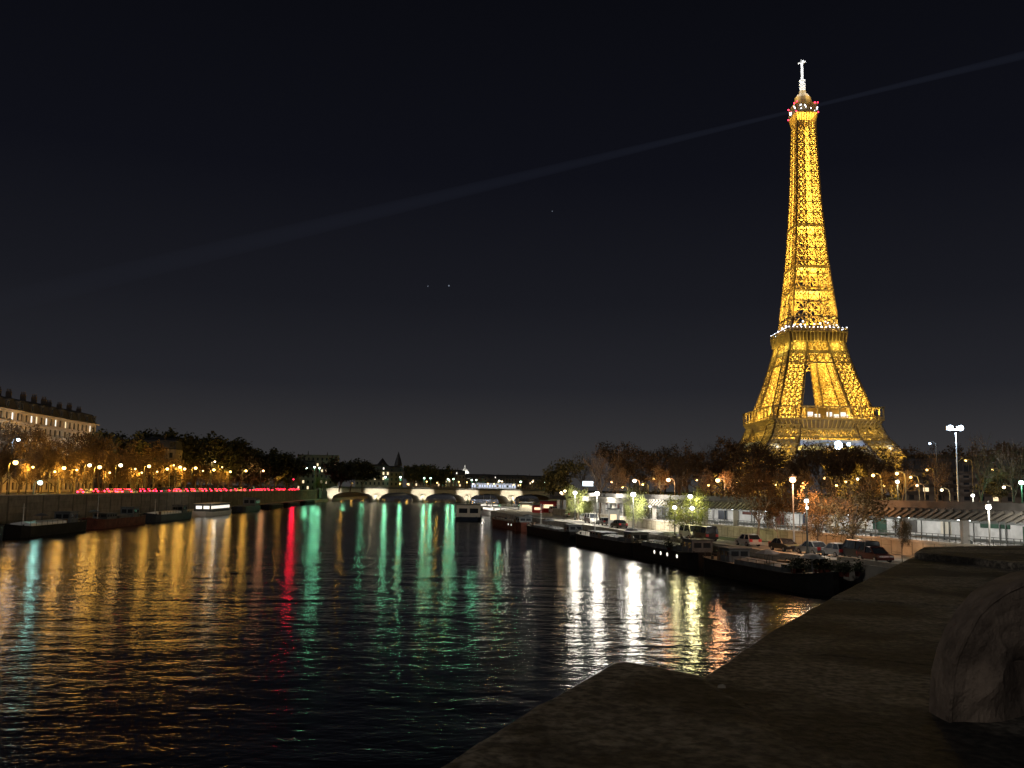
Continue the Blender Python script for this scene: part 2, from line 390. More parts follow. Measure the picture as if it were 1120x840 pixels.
# first floor
def ring(mb, ho, hi, z0, z1):
    for k in range(4):
        rot = Matrix.Rotation(k * math.pi / 2, 3, 'Z')
        q = [rot @ Vector(p) for p in ((-ho, -ho, 0), (ho, -ho, 0), (hi, -hi, 0), (-hi, -hi, 0))]
        mb.prism([(p.x, p.y) for p in q], z0, z1)
G1 = thalf(456, 149); za, zb, zc, zd = tz(449), tz(462), tz(472), tz(481)
gal = MB(); ring(gal, G1, G1 - 9, zb - .9, zb); ring(gal, G1 + .2, G1 - 1.2, za - .5, za)
deck1 = gal.build('first_floor_gallery', M['iron'], tower)
po = MB(); fz = MB(); lt = MB(); rail = MB()
for k in range(4):
    rot = Matrix.Rotation(k * math.pi / 2, 3, 'Z')
    T = lambda x, y, z: rot @ Vector((x, y, z))
    n = 10
    for i in range(n + 1):
        x = -G1 + .6 + (2 * G1 - 1.2) * i / n
        po.bar(T(x, -G1 + .5, zb), T(x, -G1 + .5, za - .5), .75)
        if i < n:
            w_ = (2 * G1 - 1.2) / n; m_ = 6; pv = None
            for j in range(m_ + 1):
                a = math.pi * j / m_; p = T(x + w_ / 2 - w_ / 2 * math.cos(a), -G1 + .5, za - 2.2 + 1.7 * math.sin(a))
                if pv: po.bar(pv, p, .4)
                pv = p
    for i in range(41):
        x = -G1 + .6 + (2 * G1 - 1.2) * i / 40
        rail.bar(T(x, -G1 + .3, zb), T(x, -G1 + .3, zb + 1.4), .22)
    rail.bar(T(-G1 + .5, -G1 + .3, zb + 1.4), T(G1 - .5, -G1 + .3, zb + 1.4), .3)
    fz.add([T(-G1 + 3.2, -G1 + 3.2, zc), T(G1 - 3.2, -G1 + 3.2, zc), T(G1 - .6, -G1 + .6, zb - .95), T(-G1 + .6, -G1 + .6, zb - .95),
            T(-G1 + 4, -G1 + 4, zc), T(G1 - 4, -G1 + 4, zc), T(G1 - 1.6, -G1 + 1.6, zb - .95), T(-G1 + 1.6, -G1 + 1.6, zb - .95)],
           [(0, 1, 2, 3), (5, 4, 7, 6), (0, 4, 5, 1), (3, 2, 6, 7)])
    for i in range(25):
        x = -G1 + 2 + (2 * G1 - 4) * i / 24
        xx = x * (G1 - 3.4) / G1
        po.bar(T(xx, -G1 + 2.9, zc), T(x, -G1 + .4, zb - .9), .55)
    hg = G1 - 3.6; n = 18
    lt.bar(T(-hg, -hg, zc - .3), T(hg, -hg, zc - .3), .9); lt.bar(T(-hg, -hg, zd), T(hg, -hg, zd), .9)
    for i in range(n):
        x0 = -hg + 2 * hg * i / n; x1 = x0 + 2 * hg / n
        for a_, b_ in (((x0, zd), (x1, zc)), ((x1, zd), (x0, zc)), ((x0, zd), (x0, zc)), (((x0 + x1) / 2, zd), (x1, (zc + zd) / 2)), (((x0 + x1) / 2, zc), (x0, (zc + zd) / 2))):
            lt.bar(T(a_[0], -hg, a_[1]), T(b_[0], -hg, b_[1]), .5)
    for x in (-hg * .62, -hg * .2, hg * .2, hg * .62):
        v = rot @ Vector((x, -hg + 5, zd + 2)); plight(v, (1, .66, .115), 8000, .4, tower, 'floodlight')
    for x in (-G1 * .72, -G1 * .36, G1 * .36, G1 * .72):
        v = rot @ Vector((x, -G1 + 4.5, zb + 1.6)); plight(v, (1, .66, .115), 6500, .4, tower, 'floodlight')
    for x in (-G1 * .8, -G1 * .4, 0, G1 * .4, G1 * .8):
        v = rot @ Vector((x, -G1 - 5, zc)); plight(v, (1, .70, .12), 700, .4, tower, 'floodlight')
po.build('arcade', M['iron'], deck1); rail.build('railing', M['iron'], deck1); fz.build('frieze', M['iron_dark'], deck1); lt.build('lattice_girder', M['iron'], deck1)
pv = MB(); pv.box((4, -G1 + 15, (za + zb) / 2 - .6), (30, 9, za - zb + .4)); pav = pv.build('pavilion', M['iron_dark'], tower)
pw = MB()
for i, x in enumerate((-8, -3.5, 4, 8.5, 12.5, 16.5)):
    pw.box((x, -G1 + 10.4, (za + zb) / 2 - .6 - (i % 2) * .8), (3.4, .2, 2.9 - (i % 2)))
pw.build('lit_window', E['window_white'], pav)
# protective sheeting hung below the girder, with a work lamp
nb = MB(); ring(nb, G1 + 3, G1 - 6, tz(490.5), tz(484.5)); nb.build('scaffold_sheeting', M['net'], tower)
for x in (-34, -17, 0, 17, 34):
    plight((x, -G1 - 7, tz(492)), (.55, .68, 1), 500, .3, tower, 'floodlight')
wl_p = Matrix.Rotation(-TROT, 3, 'Z') @ (at(917, 487, TD - 50) - Vector((TX, TD, TZ)))
fb = MB(); fb.ball((0, 0, 0), 2.5, 8); fo = fb.build('work_lamp', E['cool'], tower, True); fo.location = wl_p
plight(wl_p + Vector((0, -3, 0)), LC['cool'], 5200, .8, tower, 'floodlight')
fb = MB(); fb.ball((0, 0, 0), 1.1, 8); fo = fb.build('work_lamp', E['cool'], tower, True); fo.location = Matrix.Rotation(-TROT, 3, 'Z') @ (at(928.5, 486, TD - 48) - Vector((TX, TD, TZ)))
# second floor
G2 = thalf(370, 82); z2b = tz(377); z2t = tz(363.5)
s2 = MB(); ring(s2, G2, 3, Z2 - .6, Z2); ring(s2, G2 + .15, G2 - .8, z2t - .5, z2t - .1)
p2 = s2.build('second_floor_platform', M['iron'], tower)
br = MB(); fz = MB(); rl = MB()
hb2 = hs(z2b) + 1
for k in range(4):
    rot = Matrix.Rotation(k * math.pi / 2, 3, 'Z'); T = lambda x, y, z: rot @ Vector((x, y, z))
    for i in range(17):
        t = -1 + i / 8
        br.bar(T(t * hb2, -hb2, z2b - 1), T(t * G2 * .99, -G2 + .3, Z2 - .6), .5); rl.bar(T(t * G2 * .99, -G2 + .3, Z2), T(t * G2 * .99, -G2 + .3, z2t), .25)
    fz.add([T(-hb2 + .5, -hb2 + .5, z2b), T(hb2 - .5, -hb2 + .5, z2b), T(G2 - 1, -G2 + 1, Z2 - .7), T(-G2 + 1, -G2 + 1, Z2 - .7)], [(0, 1, 2, 3), (3, 2, 1, 0)][:1])
    # cross belts tying the four legs below the platform
    for za_, zb_, wd in ((tz(391), tz(387.5), 1), (tz(401), tz(391.5), 0), (z2b, tz(386), 0)):
        h0, h1 = hs(za_) - .3, hs(zb_) - .3
        if wd:
            fz.add([T(-h0, -h0 - .4, za_), T(h0, -h0 - .4, za_), T(h1, -h1 - .4, zb_), T(-h1, -h1 - .4, zb_), T(-h0, -h0 + .4, za_), T(h0, -h0 + .4, za_), T(h1, -h1 + .4, zb_), T(-h1, -h1 + .4, zb_)],
                   [(0, 1, 2, 3), (5, 4, 7, 6), (0, 4, 5, 1), (3, 2, 6, 7)])
        else:
            n = 8
            for i in range(n):
                a, b_ = -1 + 2 * i / n, -1 + 2 * (i + 1) / n
                br.bar(T(a * h0, -h0, za_), T(b_ * h1, -h1, zb_), .55); br.bar(T(b_ * h0, -h0, za_), T(a * h1, -h1, zb_), .55)
            br.bar(T(-h0, -h0, za_), T(h0, -h0, za_), .9)
    for x in (-.6, 0, .6):
        v = rot @ Vector((x * hs(tz(395)), -hs(tz(395)) + 6, tz(397))); plight(v, (1, .66, .115), 8000, .4, tower, 'floodlight')
        v = rot @ Vector((x * G2, -G2 - 2.5, z2b - 3)); plight(v, (1, .72, .12), 2200, .4, tower, 'floodlight')
br.build('bracket', M['iron'], p2); fz.build('frieze', M['iron_dark'], p2); rl.build('railing', M['iron'], p2)
sp = MB(); rnd = random.Random(5)
for k in range(4):
    rot = Matrix.Rotation(k * math.pi / 2, 3, 'Z')
    for i in range(15): sp.ball(rot @ Vector((-G2 + .7 + (2 * G2 - 1.4) * i / 14, -G2 + .5, z2t + .1)), .32 if i % 3 else .42, 4)
    for i in range(16): sp.ball(rot @ Vector((rnd.uniform(-.75, .75) * G2, -G2 + rnd.uniform(3, 7), Z2 + rnd.uniform(3, 6.5))), rnd.uniform(.28, .5), 4)
sp.build('platform_bulbs', E['sparkle'], p2)
cb = MB(); cb.box((0, 0, Z2 + 2.3), (2 * G2 - 14, 2 * G2 - 14, 4.2)); cb.build('second_floor_cabin', M['iron_dark'], p2)
# upper shaft
mb = MB(); dks = [MB() for _ in range(4)]; mul = [MB() for _ in range(4)]; n = 19
lv = []; z = Z2
stp = [1.0 * (.965 ** i) for i in range(n)]; tot = sum(stp)
for i in range(n): lv.append(z); z += (Z3 - Z2) * stp[i] / tot
lv.append(Z3)
for z0, z1 in zip(lv[:-1], lv[1:]):
    for k in range(4):
        rot = Matrix.Rotation(k * math.pi / 2, 3, 'Z'); h0, h1 = hs(z0), hs(z1)
        P = lambda t, h, z, i=0: rot @ Vector((t * h, -h + i, z))
        dks[k].bar(P(-1, h0, z0), P(-1, h1, z1), .85)
        for t in (-.27, .27): mul[k].bar(P(t, h0, z0), P(t, h1, z1), .5)
        for ta, tb in ((-1, -.27), (.27, 1)):
            panel(mb, P(ta, h0, z0), P(ta, h1, z1), P(tb, h0, z0), P(tb, h1, z1), 1, .70, .46)
        mb.bar(P(-1, h1, z1), P(1, h1, z1), .8)
        mb.bar(P(-.27, h0, z0), P(.27, h1, z1), .45); mb.bar(P(.27, h0, z0), P(-.27, h1, z1), .45)
sh = mb.build('upper_shaft', M['iron'], tower); 
for k in range(4): dks[k].build('corner_girder', M['iron_dark'], sh); mul[k].build('mullion', M['iron_dark'], sh)
for py, th in ((296, 1.8), (322, 1.4), (251, 1.2)):
    bb = MB(); z = tz(py); h = hs(z) + .4; ring(bb, h, h * .35, z - th / 2, z + th / 2); bb.build('intermediate_floor', M['iron'], sh)
for i, z in enumerate(lv[:-1]):
    zz = z + 1.2; h = hs(zz)
    pw = (5200 if i < 6 else 3400 if i < 12 else 2300) * 2.8
    for a, b_ in ((-.3, -.3), (.3, -.3), (.3, .3), (-.3, .3)) if h > 10 else ((0, 0),):
        plight((a * h, b_ * h, zz), (1, .66, .115), pw * (h / 10) * (1.0 if h > 10 else 3.8), .4, tower, 'floodlight')
# summit
zt = lambda p: tz(p)
tb = MB(); H3 = thalf(124, 30.5)
h0 = hs(Z3)
for k in range(4):
    rot = Matrix.Rotation(k * math.pi / 2, 3, 'Z'); T = lambda x, y, z: rot @ Vector((x, y, z))
    for i in range(9):
        t = -1 + i / 4; tb.bar(T(t * h0, -h0, zt(137)), T(t * H3, -H3, zt(127)), .45)
ring(tb, H3, .5, zt(127.5), zt(126)); ring(tb, H3, .5, zt(117.5), zt(116.5)); 
tb.box((0, 0, (zt(126) + zt(117.5)) / 2), (H3 * 1.5, H3 * 1.5, zt(117.5) - zt(126)))
for k in range(4):
    rot = Matrix.Rotation(k * math.pi / 2, 3, 'Z')
    for i in range(11):
        x = -H3 + 2 * H3 * i / 10 * .99 + .05; tb.bar(rot @ Vector((x, -H3 + .2, zt(126))), rot @ Vector((x, -H3 + .2, zt(117.5))), .25)
top = tb.build('summit_cabin', M['iron'], tower)
cu = MB(); cu.lathe((0, 0, 0), [(H3 * .85, zt(116.3)), (H3 * .8, zt(112)), (H3 * .72, zt(108)), (H3 * .5, zt(104.5)), (2.4, zt(103)), (2.2, zt(100))], 12)
cu.build('cupola', M['iron'], top)
an = MB(); an.lathe((0, 0, 0), [(1.9, zt(100)), (1.9, zt(97)), (1.6, zt(96.8)), (1.6, zt(89)), (.95, zt(88.5)), (.8, zt(69))], 10)
an.bar((-2.8, 0, zt(69.5)), (2.8, 0, zt(67.3)), .8); an.bar((0, -2.4, zt(68.2)), (0, 2.4, zt(68.2)), .8); an.bar((0, 0, zt(70)), (0, 0, zt(66)), .9)
for z in (zt(97), zt(93), zt(89)): an.lathe((0, 0, 0), [(2.2, z), (2.2, z + .5)], 10)
an.build('antenna', M['white_metal'], top)
sp = MB(); rr = MB(); rnd = random.Random(8)
for k in range(4):
    rot = Matrix.Rotation(k * math.pi / 2, 3, 'Z')
    for i in range(7): sp.ball(rot @ Vector((rnd.uniform(-1, 1) * H3 * .95, -H3 - .3, zt(121.5) + rnd.uniform(-1.3, 1.3))), rnd.uniform(.3, .55), 4)
    for x, y in ((-.9, 116.2), (.75, 117), (-.98, 127)): rr.ball(rot @ Vector((x * H3, -H3 - .4, zt(y))), .5, 4)
sp.build('platform_bulbs', E['sparkle'], top); rr.build('warning_lamps', E['red'], top)
for a in range(4):
    c_, s_ = math.cos(a * math.pi / 2 + .4), math.sin(a * math.pi / 2 + .4)
    plight((9 * c_, 9 * s_, zt(106)), (1, .70, .2), 1500, .3, tower, 'floodlight')
    for py in (98, 90, 82, 74, 68): plight((7 * c_, 7 * s_, zt(py)), (.95, .97, 1), 900, .3, tower, 'floodlight')
    plight((11 * c_, 11 * s_, zt(133)), (1, .60, .12), 900, .3, tower, 'floodlight')
def tspot(loc, aim, power, ang):  # added fill spots that brighten the outer lattice, not lamps of the tower
    d = bpy.data.lights.new('fill_spot', 'SPOT'); d.color = (1, .64, .11); d.energy = power; d.spot_size = R(ang); d.spot_blend = .8; d.shadow_soft_size = .5
    o = bpy.data.objects.new('fill_spot', d); COL.objects.link(o); o.location = loc; o.parent = tower
    o.rotation_euler = (Vector(aim) - Vector(loc)).to_track_quat('-Z', 'Y').to_euler()
for k in range(4):
    rot = Matrix.Rotation(k * math.pi / 2, 3, 'Z')
    for x in (-.8, .8):
        tspot(rot @ Vector((x * G2, -G2 + .3, Z2 + 2.5)), rot @ Vector((x * 6, -10, Z2 + 75)), 170000, 46)
        tspot(rot @ Vector((x * G2, -G2 + .3, Z2 + 2.5)), rot @ Vector((x * 4, -7, Z2 + 150)), 380000, 18)
        tspot(rot @ Vector((x * G1, -G1 + .3, zb + 3)), rot @ Vector((x * 22, -24, Z2 - 14)), 90000, 62)
        tspot(rot @ Vector((x * 50, -62, 4)), rot @ Vector((x * 24, -34, zd)), 60000, 40)
SUMMIT = Vector((TX, TD, TZ + zt(119)))

# search beam of the summit beacon: a long thin cone of lit air either side of the tower
def beam_mat(L):
    m = bpy.data.materials.new('lit air of the beam'); m.use_nodes = True; t = m.node_tree; t.nodes.clear()
    o = t.nodes.new('ShaderNodeOutputMaterial'); e = t.nodes.new('ShaderNodeEmission'); e.inputs[0].default_value = (.50, .62, 1, 1)
    tcx = t.nodes.new('ShaderNodeTexCoord'); sp_ = t.nodes.new('ShaderNodeSeparateXYZ'); t.links.new(tcx.outputs['Object'], sp_.inputs[0])
    r = t.nodes.new('ShaderNodeMapRange'); r.inputs['From Min'].default_value = 0; r.inputs['From Max'].default_value = L
    t.links.new(sp_.outputs['X'], r.inputs['Value'])
    cr = t.nodes.new('ShaderNodeValToRGB'); t.links.new(r.outputs[0], cr.inputs[0])
    cr.color_ramp.elements[0].color = (1, 1, 1, 1); cr.color_ramp.elements[1].color = (0, 0, 0, 1)
    for p, v in ((.12, .60), (.3, .32), (.6, .17), (.85, .07)):
        k = cr.color_ramp.elements.new(p); k.color = (v, v, v, 1)
    mu = t.nodes.new('ShaderNodeMath'); mu.operation = 'MULTIPLY'; mu.inputs[1].default_value = .0024
    t.links.new(cr.outputs[0], mu.inputs[0]); t.links.new(mu.outputs[0], e.inputs[1]); t.links.new(e.outputs[0], o.inputs['Volume']); return m
end = at(-60, 346, 470); dv = (end - SUMMIT); BL = dv.length; dv.normalize()
bm_ = beam_mat(BL)
for k, (sg, lab) in enumerate(((1, 'long faint blue searchlight beam sweeping left from the tower summit'), (-1, 'faint blue searchlight beam running right from the tower summit'))):
    b = MB(); LL = BL if sg == 1 else 360; prof = []
    nseg = 10
    for i in range(nseg + 1): prof.append((6 + (LL - 6) * i / nseg, 1.2 + 5.5 * (LL * i / nseg) / BL))
    b.tube([(p[0], 0, 0) for p in prof], [p[1] for p in prof], 20)
    b.f = [f[::-1] for f in b.f]; o = b.build('light_beam', bm_); o.location = SUMMIT; o.rotation_euler = (dv * sg).to_track_quat('X', 'Z').to_euler()
    tag(o, lab, 'light beam', None, 'stuff')
for (px, py, rpx, lab) in ((491, 312.5, .85, 'brightest star, low in the sky left of centre'), (468, 313, .55, 'faint star just left of the brightest star'), (604, 231, .5, 'small lone star below the searchlight beam near the middle')):
    b = MB(); b.ball((0, 0, 0), 6000 * rpx / F, 6); o = b.build('star', E['star'], None, True); o.location = at(px, py, 6000); tag(o, lab, 'star')
#@@PART2
# ------------------------------------------------------------------ stone bridge with five flat arches
BA = at(360, 540, 610); BB = at(606, 540, 650); BA.z = BB.z = 0
def spot(loc, aim, col, power, ang, parent=None):
    d = bpy.data.lights.new('floodlight', 'SPOT'); d.color = col; d.energy = power; d.spot_size = R(ang); d.spot_blend = .6; d.shadow_soft_size = .3
    o = bpy.data.objects.new('floodlight', d); COL.objects.link(o); o.location = loc; o.rotation_euler = (Vector(aim) - Vector(loc)).to_track_quat('-Z', 'Y').to_euler()
    if parent: o.parent = parent
    return o
BLn = (BB - BA).length; bang = math.atan2(BB.y - BA.y, BB.x - BA.x)
bridge = empty('stone_bridge', BA, bang); tag(bridge, 'low floodlit stone bridge of five flat arches across the river', 'bridge')
ns = 5; span = BLn / ns; pwid = 3.6; b = MB()
ztop = 8.7
def arch_z(t): return 1.6 + 4.7 * math.sin(math.acos(max(-1, min(1, 2 * t - 1)))) ** .9
for i in range(ns):
    x0 = i * span + pwid / 2; x1 = (i + 1) * span - pwid / 2; n = 18
    for j in range(n):
        ta, tb_ = j / n, (j + 1) / n; xa, xb = x0 + (x1 - x0) * ta, x0 + (x1 - x0) * tb_; za_, zb2 = arch_z(ta), arch_z(tb_)
        b.add([(xa, 0, za_), (xb, 0, zb2), (xb, 0, ztop), (xa, 0, ztop), (xa, 30, za_), (xb, 30, zb2), (xb, 30, ztop), (xa, 30, ztop)],
              [(0, 1, 2, 3), (5, 4, 7, 6), (1, 0, 4, 5), (3, 2, 6, 7)])
b.build('arches', M['pale_stone'], bridge)
for i in range(ns + 1):
    b = MB(); x = i * span
    if 0 < i < ns:
        b.prism([(x - pwid / 2, 0), (x - pwid / 2 + .4, -1.4), (x, -2.6), (x + pwid / 2 - .4, -1.4), (x + pwid / 2, 0), (x + pwid / 2, 30), (x - pwid / 2, 30)], -1.7, 4.2)
        b.lathe((x, -1.0, 4.2), [(1.5, 0), (1.3, .5), (.4, 1.1)], 10)
        b.box((x, 14.9, (4.2 + ztop) / 2), (pwid, 29.9, ztop - 4.2))
    else:
        s_ = -1 if i == 0 else 1
        b.box((x + s_ * 2.5, 15, 3.5), (8.6, 33, 10.2))
    b.build('pier' if 0 < i < ns else 'abutment', M['pale_stone'], bridge)
    if i < ns + 1:
        for dx in (-3.4, 3.4):
            if (i == 0 and dx < 0) or (i == ns and dx > 0): continue
            spot((x + dx * 1.35, -8, 1.6), (x + dx * .8, 0, 5.6), (1, .92, .74), 10500, 70, bridge)
b = MB(); b.box((BLn / 2, .25, ztop + .15), (BLn + 8, 1.3, .3)); b.box((BLn / 2, .4, ztop + .75), (BLn + 8, .4, .9)); b.box((BLn / 2, 29.7, ztop + .75), (BLn + 8, .4, .9)); b.box((BLn / 2, 15, ztop + .1), (BLn + 8, 28, .16))
b.build('parapet', M['dark_concrete'], bridge)
# statue pedestals at the near ends of the bridge
for x, lab in ((-3.5, 'dark statue on a tall pedestal at the left end of the stone bridge'), (BLn + 3.5, 'dark statue on a tall pedestal at the right end of the stone bridge')):
    st = empty('statue', BA + Matrix.Rotation(bang, 3, 'Z') @ Vector((x, -4.5, LST)), bang); tag(st, lab, 'statue')
    b = MB(); b.box((0, 0, -2.7), (3.4, 3.4, 5.4)); b.box((0, 0, 2.2), (2.4, 2.4, 4.4)); b.box((0, 0, 4.55), (2.9, 2.9, .3)); b.build('pedestal', M['dim_facade'], st)
    b = MB(); b.tube([(-1.1, 0, 6.1), (.9, 0, 6.2)], [.55, .6], 8); b.tube([(.9, 0, 6.3), (1.5, 0, 7.3), (2.0, 0, 7.2)], [.42, .28, .18], 7)
    for lx in (-.9, .8):
        for ly in (-.25, .25): b.tube([(lx, ly, 6.0), (lx + .1, ly, 4.7)], [.2, .11], 6)
    b.tube([(.1, -.9, 4.7), (.1, -.85, 5.6), (.1, -.85, 6.4)], [.2, .26, .3], 7); b.ball((.1, -.85, 6.75), .24, 6); b.tube([(.1, -.8, 6.2), (.9, -.3, 6.6)], [.13, .09], 6)
    b.build('horse_and_warrior', M['iron_dark'], st, True)

# ------------------------------------------------------------------ riverside railway station on the right bank
stn = empty('railway_station', (0, 0, 0)); tag(stn, 'long low riverside station, white lit platform under a ribbed concrete canopy', 'station')
ys = [72, 90, 105, 120, 140, 160, 173, 200, 230, 260]
def fstrip(name, oa, ob, z0, z1, m, par=stn, yy=ys):
    o = strip(name, lambda y: rf(y) + oa, lambda y: rf(y) + ob, z0, z1, m, yy); o.parent = par; return o
fstrip('retaining_wall', 0, .6, PORT - .5, 4.55, M['retaining'])
fstrip('wall_coping', -.12, .75, 4.55, 4.8, M['pale_stone'])
fstrip('platform', .6, 12.4, 2.6, 4.45, M['concrete'])
fstrip('back_wall', 10.5, 11.2, 4.45, 7.35, M['white_wall'])
fstrip('canopy', -.9, 14.0, 7.35, 8.5, M['dark_concrete'])
fstrip('canopy_parapet', .5, 1.0, 8.5, 9.3, M['dark_concrete'])
# raking ribs on the canopy fascia
b = MB(); y = 74
while y < 255:
    x = rf(y) - .9
    x2 = rf(y + 1.9) - .9
    b.bar((x - .12, y + 1.9 * 0, 8.36), (x2 - .18, y + 1.9, 7.4), .26, .26); y += 1.05
b.build('canopy_ribs', mat('ribbed canopy concrete', (.15, .14, .12), .85), stn)
y = 75
while y < 258: b = MB(); b.box((rf(y) + .3, y, 6.0), (.7, .7, 2.7), 0); b.build('column', M['concrete'], stn); y += 8.5
# dark mullions and dado in front of the back wall
b = MB(); y = 74
while y < 255:
    b.box((rf(y) + 10.3, y, 5.9), (.12, .14, 2.85)); y += (1.5, 2.3, .8, 3.6)[int(y) % 4]
for z in (4.75, 6.85):
    for i in range(len(ys) - 1): b.bar((rf(ys[i]) + 10.3, ys[i], z), (rf(ys[i + 1]) + 10.3, ys[i + 1], z), .12, .3)
b.build('wall_frames', M['post'], stn)
# railings
b = MB(); y = 73
while y < 258: b.bar((rf(y) + .35, y, 4.8), (rf(y) + .35, y, 5.65), .06); y += .8
for i in range(len(ys) - 1):
    for z in (5.65, 5.2): b.bar((rf(ys[i]) + .35, ys[i], z), (rf(ys[i + 1]) + .35, ys[i + 1], z), .06)
b.build('railing', M['post'], stn)
rnd = random.Random(3)
y = 78; k = 0
while y < 255:
    tb_ = MB(); tb_.bar((rf(y) + 5, y, 7.2), (rf(y + 2.4) + 5, y + 2.4, 7.2), .16); tb_.build('fluorescent_tube', E['tube'], stn)
    plight((rf(y) + 5, y + 1.2, 7.0), (1, .96, .88), 620, .5, stn, 'tube_light')
    if y < 180: plight((rf(y) + 2.2, y + 1.2, 7.0), (.95, .95, .92), 60, .4, stn, 'tube_light')
    y += 9
# posters, doors and benches along the back wall
pm = [M['green'], M['navy'], M['rust'], M['cream'], M['dark_concrete']]
y = 76
while y < 250:
    y2 = y + rnd.uniform(1.2, 2.6); typ = rnd.random()
    b = MB(); z0, z1 = (5.1, 6.7) if typ < .65 else (4.46, 6.6)
    if typ < .2: z0, z1, y2 = 6.2, 6.75, y + 4
    q = [(rf(y) + 10.42, y), (rf(y) + 10.49, y), (rf(y2) + 10.49, y2), (rf(y2) + 10.42, y2)]
    b.prism(q, z0, z1); b.build('poster' if typ < .65 else 'door', rnd.choice(pm), stn)
    y = y2 + rnd.uniform(1.0, 5)
for i in range(9):
    y = 80 + i * 13 + rnd.uniform(-3, 3); b = MB(); b.box((rf(y) + 6, y, 4.9), (.5, 2.2, .08)); b.box((rf(y) + 6.2, y, 5.2), (.06, 2.2, .4)); b.box((rf(y) + 6, y - .8, 4.67), (.4, .08, .44)); b.box((rf(y) + 6, y + .8, 4.67), (.4, .08, .44)); b.build('bench', M['post'], stn)

# ------------------------------------------------------------------ street lamps
lamp_n = {}
def lamp(px, py, Y, kind, colr, zb, power, label, group=None, r=.28, shape='arm', cat='street lamp'):
    p = at(px, py, Y); h = p.z - zb; r *= 1.55
    root = empty('street_lamp', (p.x, p.y, zb)); tag(root, label, cat, group)
    post = MB(); steel = M['post_grey'] if shape in ('tall', 'flood') else M['post']
    pr = .11 if Y < 260 else .15
    sgn = 1 if p.x < 0 else -1
    if shape == 'arm':
        post.lathe((-sgn * 1.3, 0, 0), [(pr * 2, 0), (pr * 2, .5), (pr * 1.3, .7), (pr, 1), (pr * .7, h - .6)], 8); post.build('post', steel, root)
        a = MB(); a.tube([(-sgn * 1.3, 0, h - .6), (-sgn * 1.1, 0, h + .1), (-sgn * .5, 0, h + .35), (0, 0, h + .28)], pr * .6, 6); a.build('arm', steel, root)
    else:
        post.lathe((0, 0, 0), [(pr * 2, 0), (pr * 2, .5), (pr * 1.3, .7), (pr, 1), (pr * .7, h - r * 1.2)], 8); post.build('post', steel, root)
    gl = MB()
    if shape == 'flood':
        a = MB(); a.bar((-1.2, 0, h - .1), (1.2, 0, h - .1), .14)
        for dx in (-.8, .75): a.box((dx, .42, h + .12), (.8, .3, .6))
        a.build('floodlight_bracket', steel, root)
        for dx in (-.8, .75): gl.ball((dx, -.12, h + .12), .42, 6)
        gl.build('lantern', E[kind], root)
    else:
        gl.ball((0, 0, h), r, 6, 0, .85); gl.build('lantern', E[kind], root, True)
        c = MB(); c.lathe((0, 0, h + r * .7), [(r * .75, 0), (r * 1.15, .06), (r * .3, .3), (.04, .45)], 8); c.build('lantern_cap', steel, root)
    left_av = group in ('street lamps on the left bank avenue', 'small lamps under the left bank trees')
    if power: plight((0, -(r + .35), h - r * .8 - .15), LC[colr], power * (.03 if group.startswith('small') else .19) if left_av else power * (.55 if colr == 'green' else .9), .95 if power > 2000 else .45, root)
    if left_av and kind != 'cyan':
        spot((-r - .5, 0, h - .25), (-12, 3, h - 5), LC[colr], power * 3.2, 150, root)
    if zb == PORT and power > 600: spot((r + .5, 0, h - .3), (9, 2, h - 8), LC[colr], power * (.9 if px == 882 or power > 5000 else 2.2), 150, root)
    return root
def solveY(px, off):
    lo, hi = 120, 1400
    for _ in range(40):
        m_ = (lo + hi) / 2
        if (px - 560) / 1000 * m_ > wl(m_) + off: lo = m_
        else: hi = m_
    return lo
LL0 = [(36, 511), (60, 516), (84, 514), (120, 517), (148, 513), (155, 517), (172, 516), (190, 509), (222, 515), (243, 511), (262, 509), (281, 513), (295, 518), (328, 515)]
LL = [(17, 506, 'amber', 'amber', -3, 2300), (20, 481, 'cool', 'cool', -18, 900), (44, 528, 'cyan', 'cyan', -1.5, 1700), (70, 512, 'amber', 'amber', -15.5, 3500), (98, 509, 'warm', 'amber', -15, 3500), (109, 511, 'amber', 'amber', -2, 3400), (132, 509, 'warm', 'amber', -3, 2400),
      (163, 510, 'amber', 'amber', -2, 3600), (183, 513, 'amber', 'amber', -15.5, 4500), (197, 511, 'amber', 'amber', -2, 3300), (202, 513, 'amber', 'amber', -15, 4500), (214, 512, 'amber', 'amber', -2, 3200), (234, 514, 'amber', 'amber', -3, 3600), (235, 505, 'warm', 'warm', -16, 700), (252, 516, 'amber', 'amber', -15, 4500),
      (269, 515, 'amber', 'amber', -2, 4200), (288, 515, 'orange', 'orange', -3, 3000), (299, 512, 'cool', 'cool', -15, 2500), (306, 519, 'amber', 'amber', -3, 4800), (312, 515, 'amber', 'amber', -3, 4200), (314, 510, 'warm', 'warm', -15, 3000)]
lcount = {}
names = {'amber': 'amber', 'cool': 'cold white', 'cyan': 'cyan tinted', 'warm': 'warm white', 'orange': 'reddish orange', 'green': 'greenish white', 'white': 'bright white'}
for px, py, kd, cl, off, pw in LL:
    i = lcount.get(kd, 0); lcount[kd] = i + 1
    lamp(px, py, solveY(px, off), kd, cl, LST, pw, f'{names[kd]} street lamp, {nth(i)} of its colour from the left along the far avenue', 'street lamps on the left bank avenue', .34 if pw > 1600 else .26)
for k, (px, py) in enumerate(LL0):
    lamp(px, py, solveY(px, -15.5), 'amber', 'amber', LST, 1700, f'small amber lamp, {nth(k)} from the left under the trees behind the far avenue', 'small lamps under the left bank trees', .2)
    
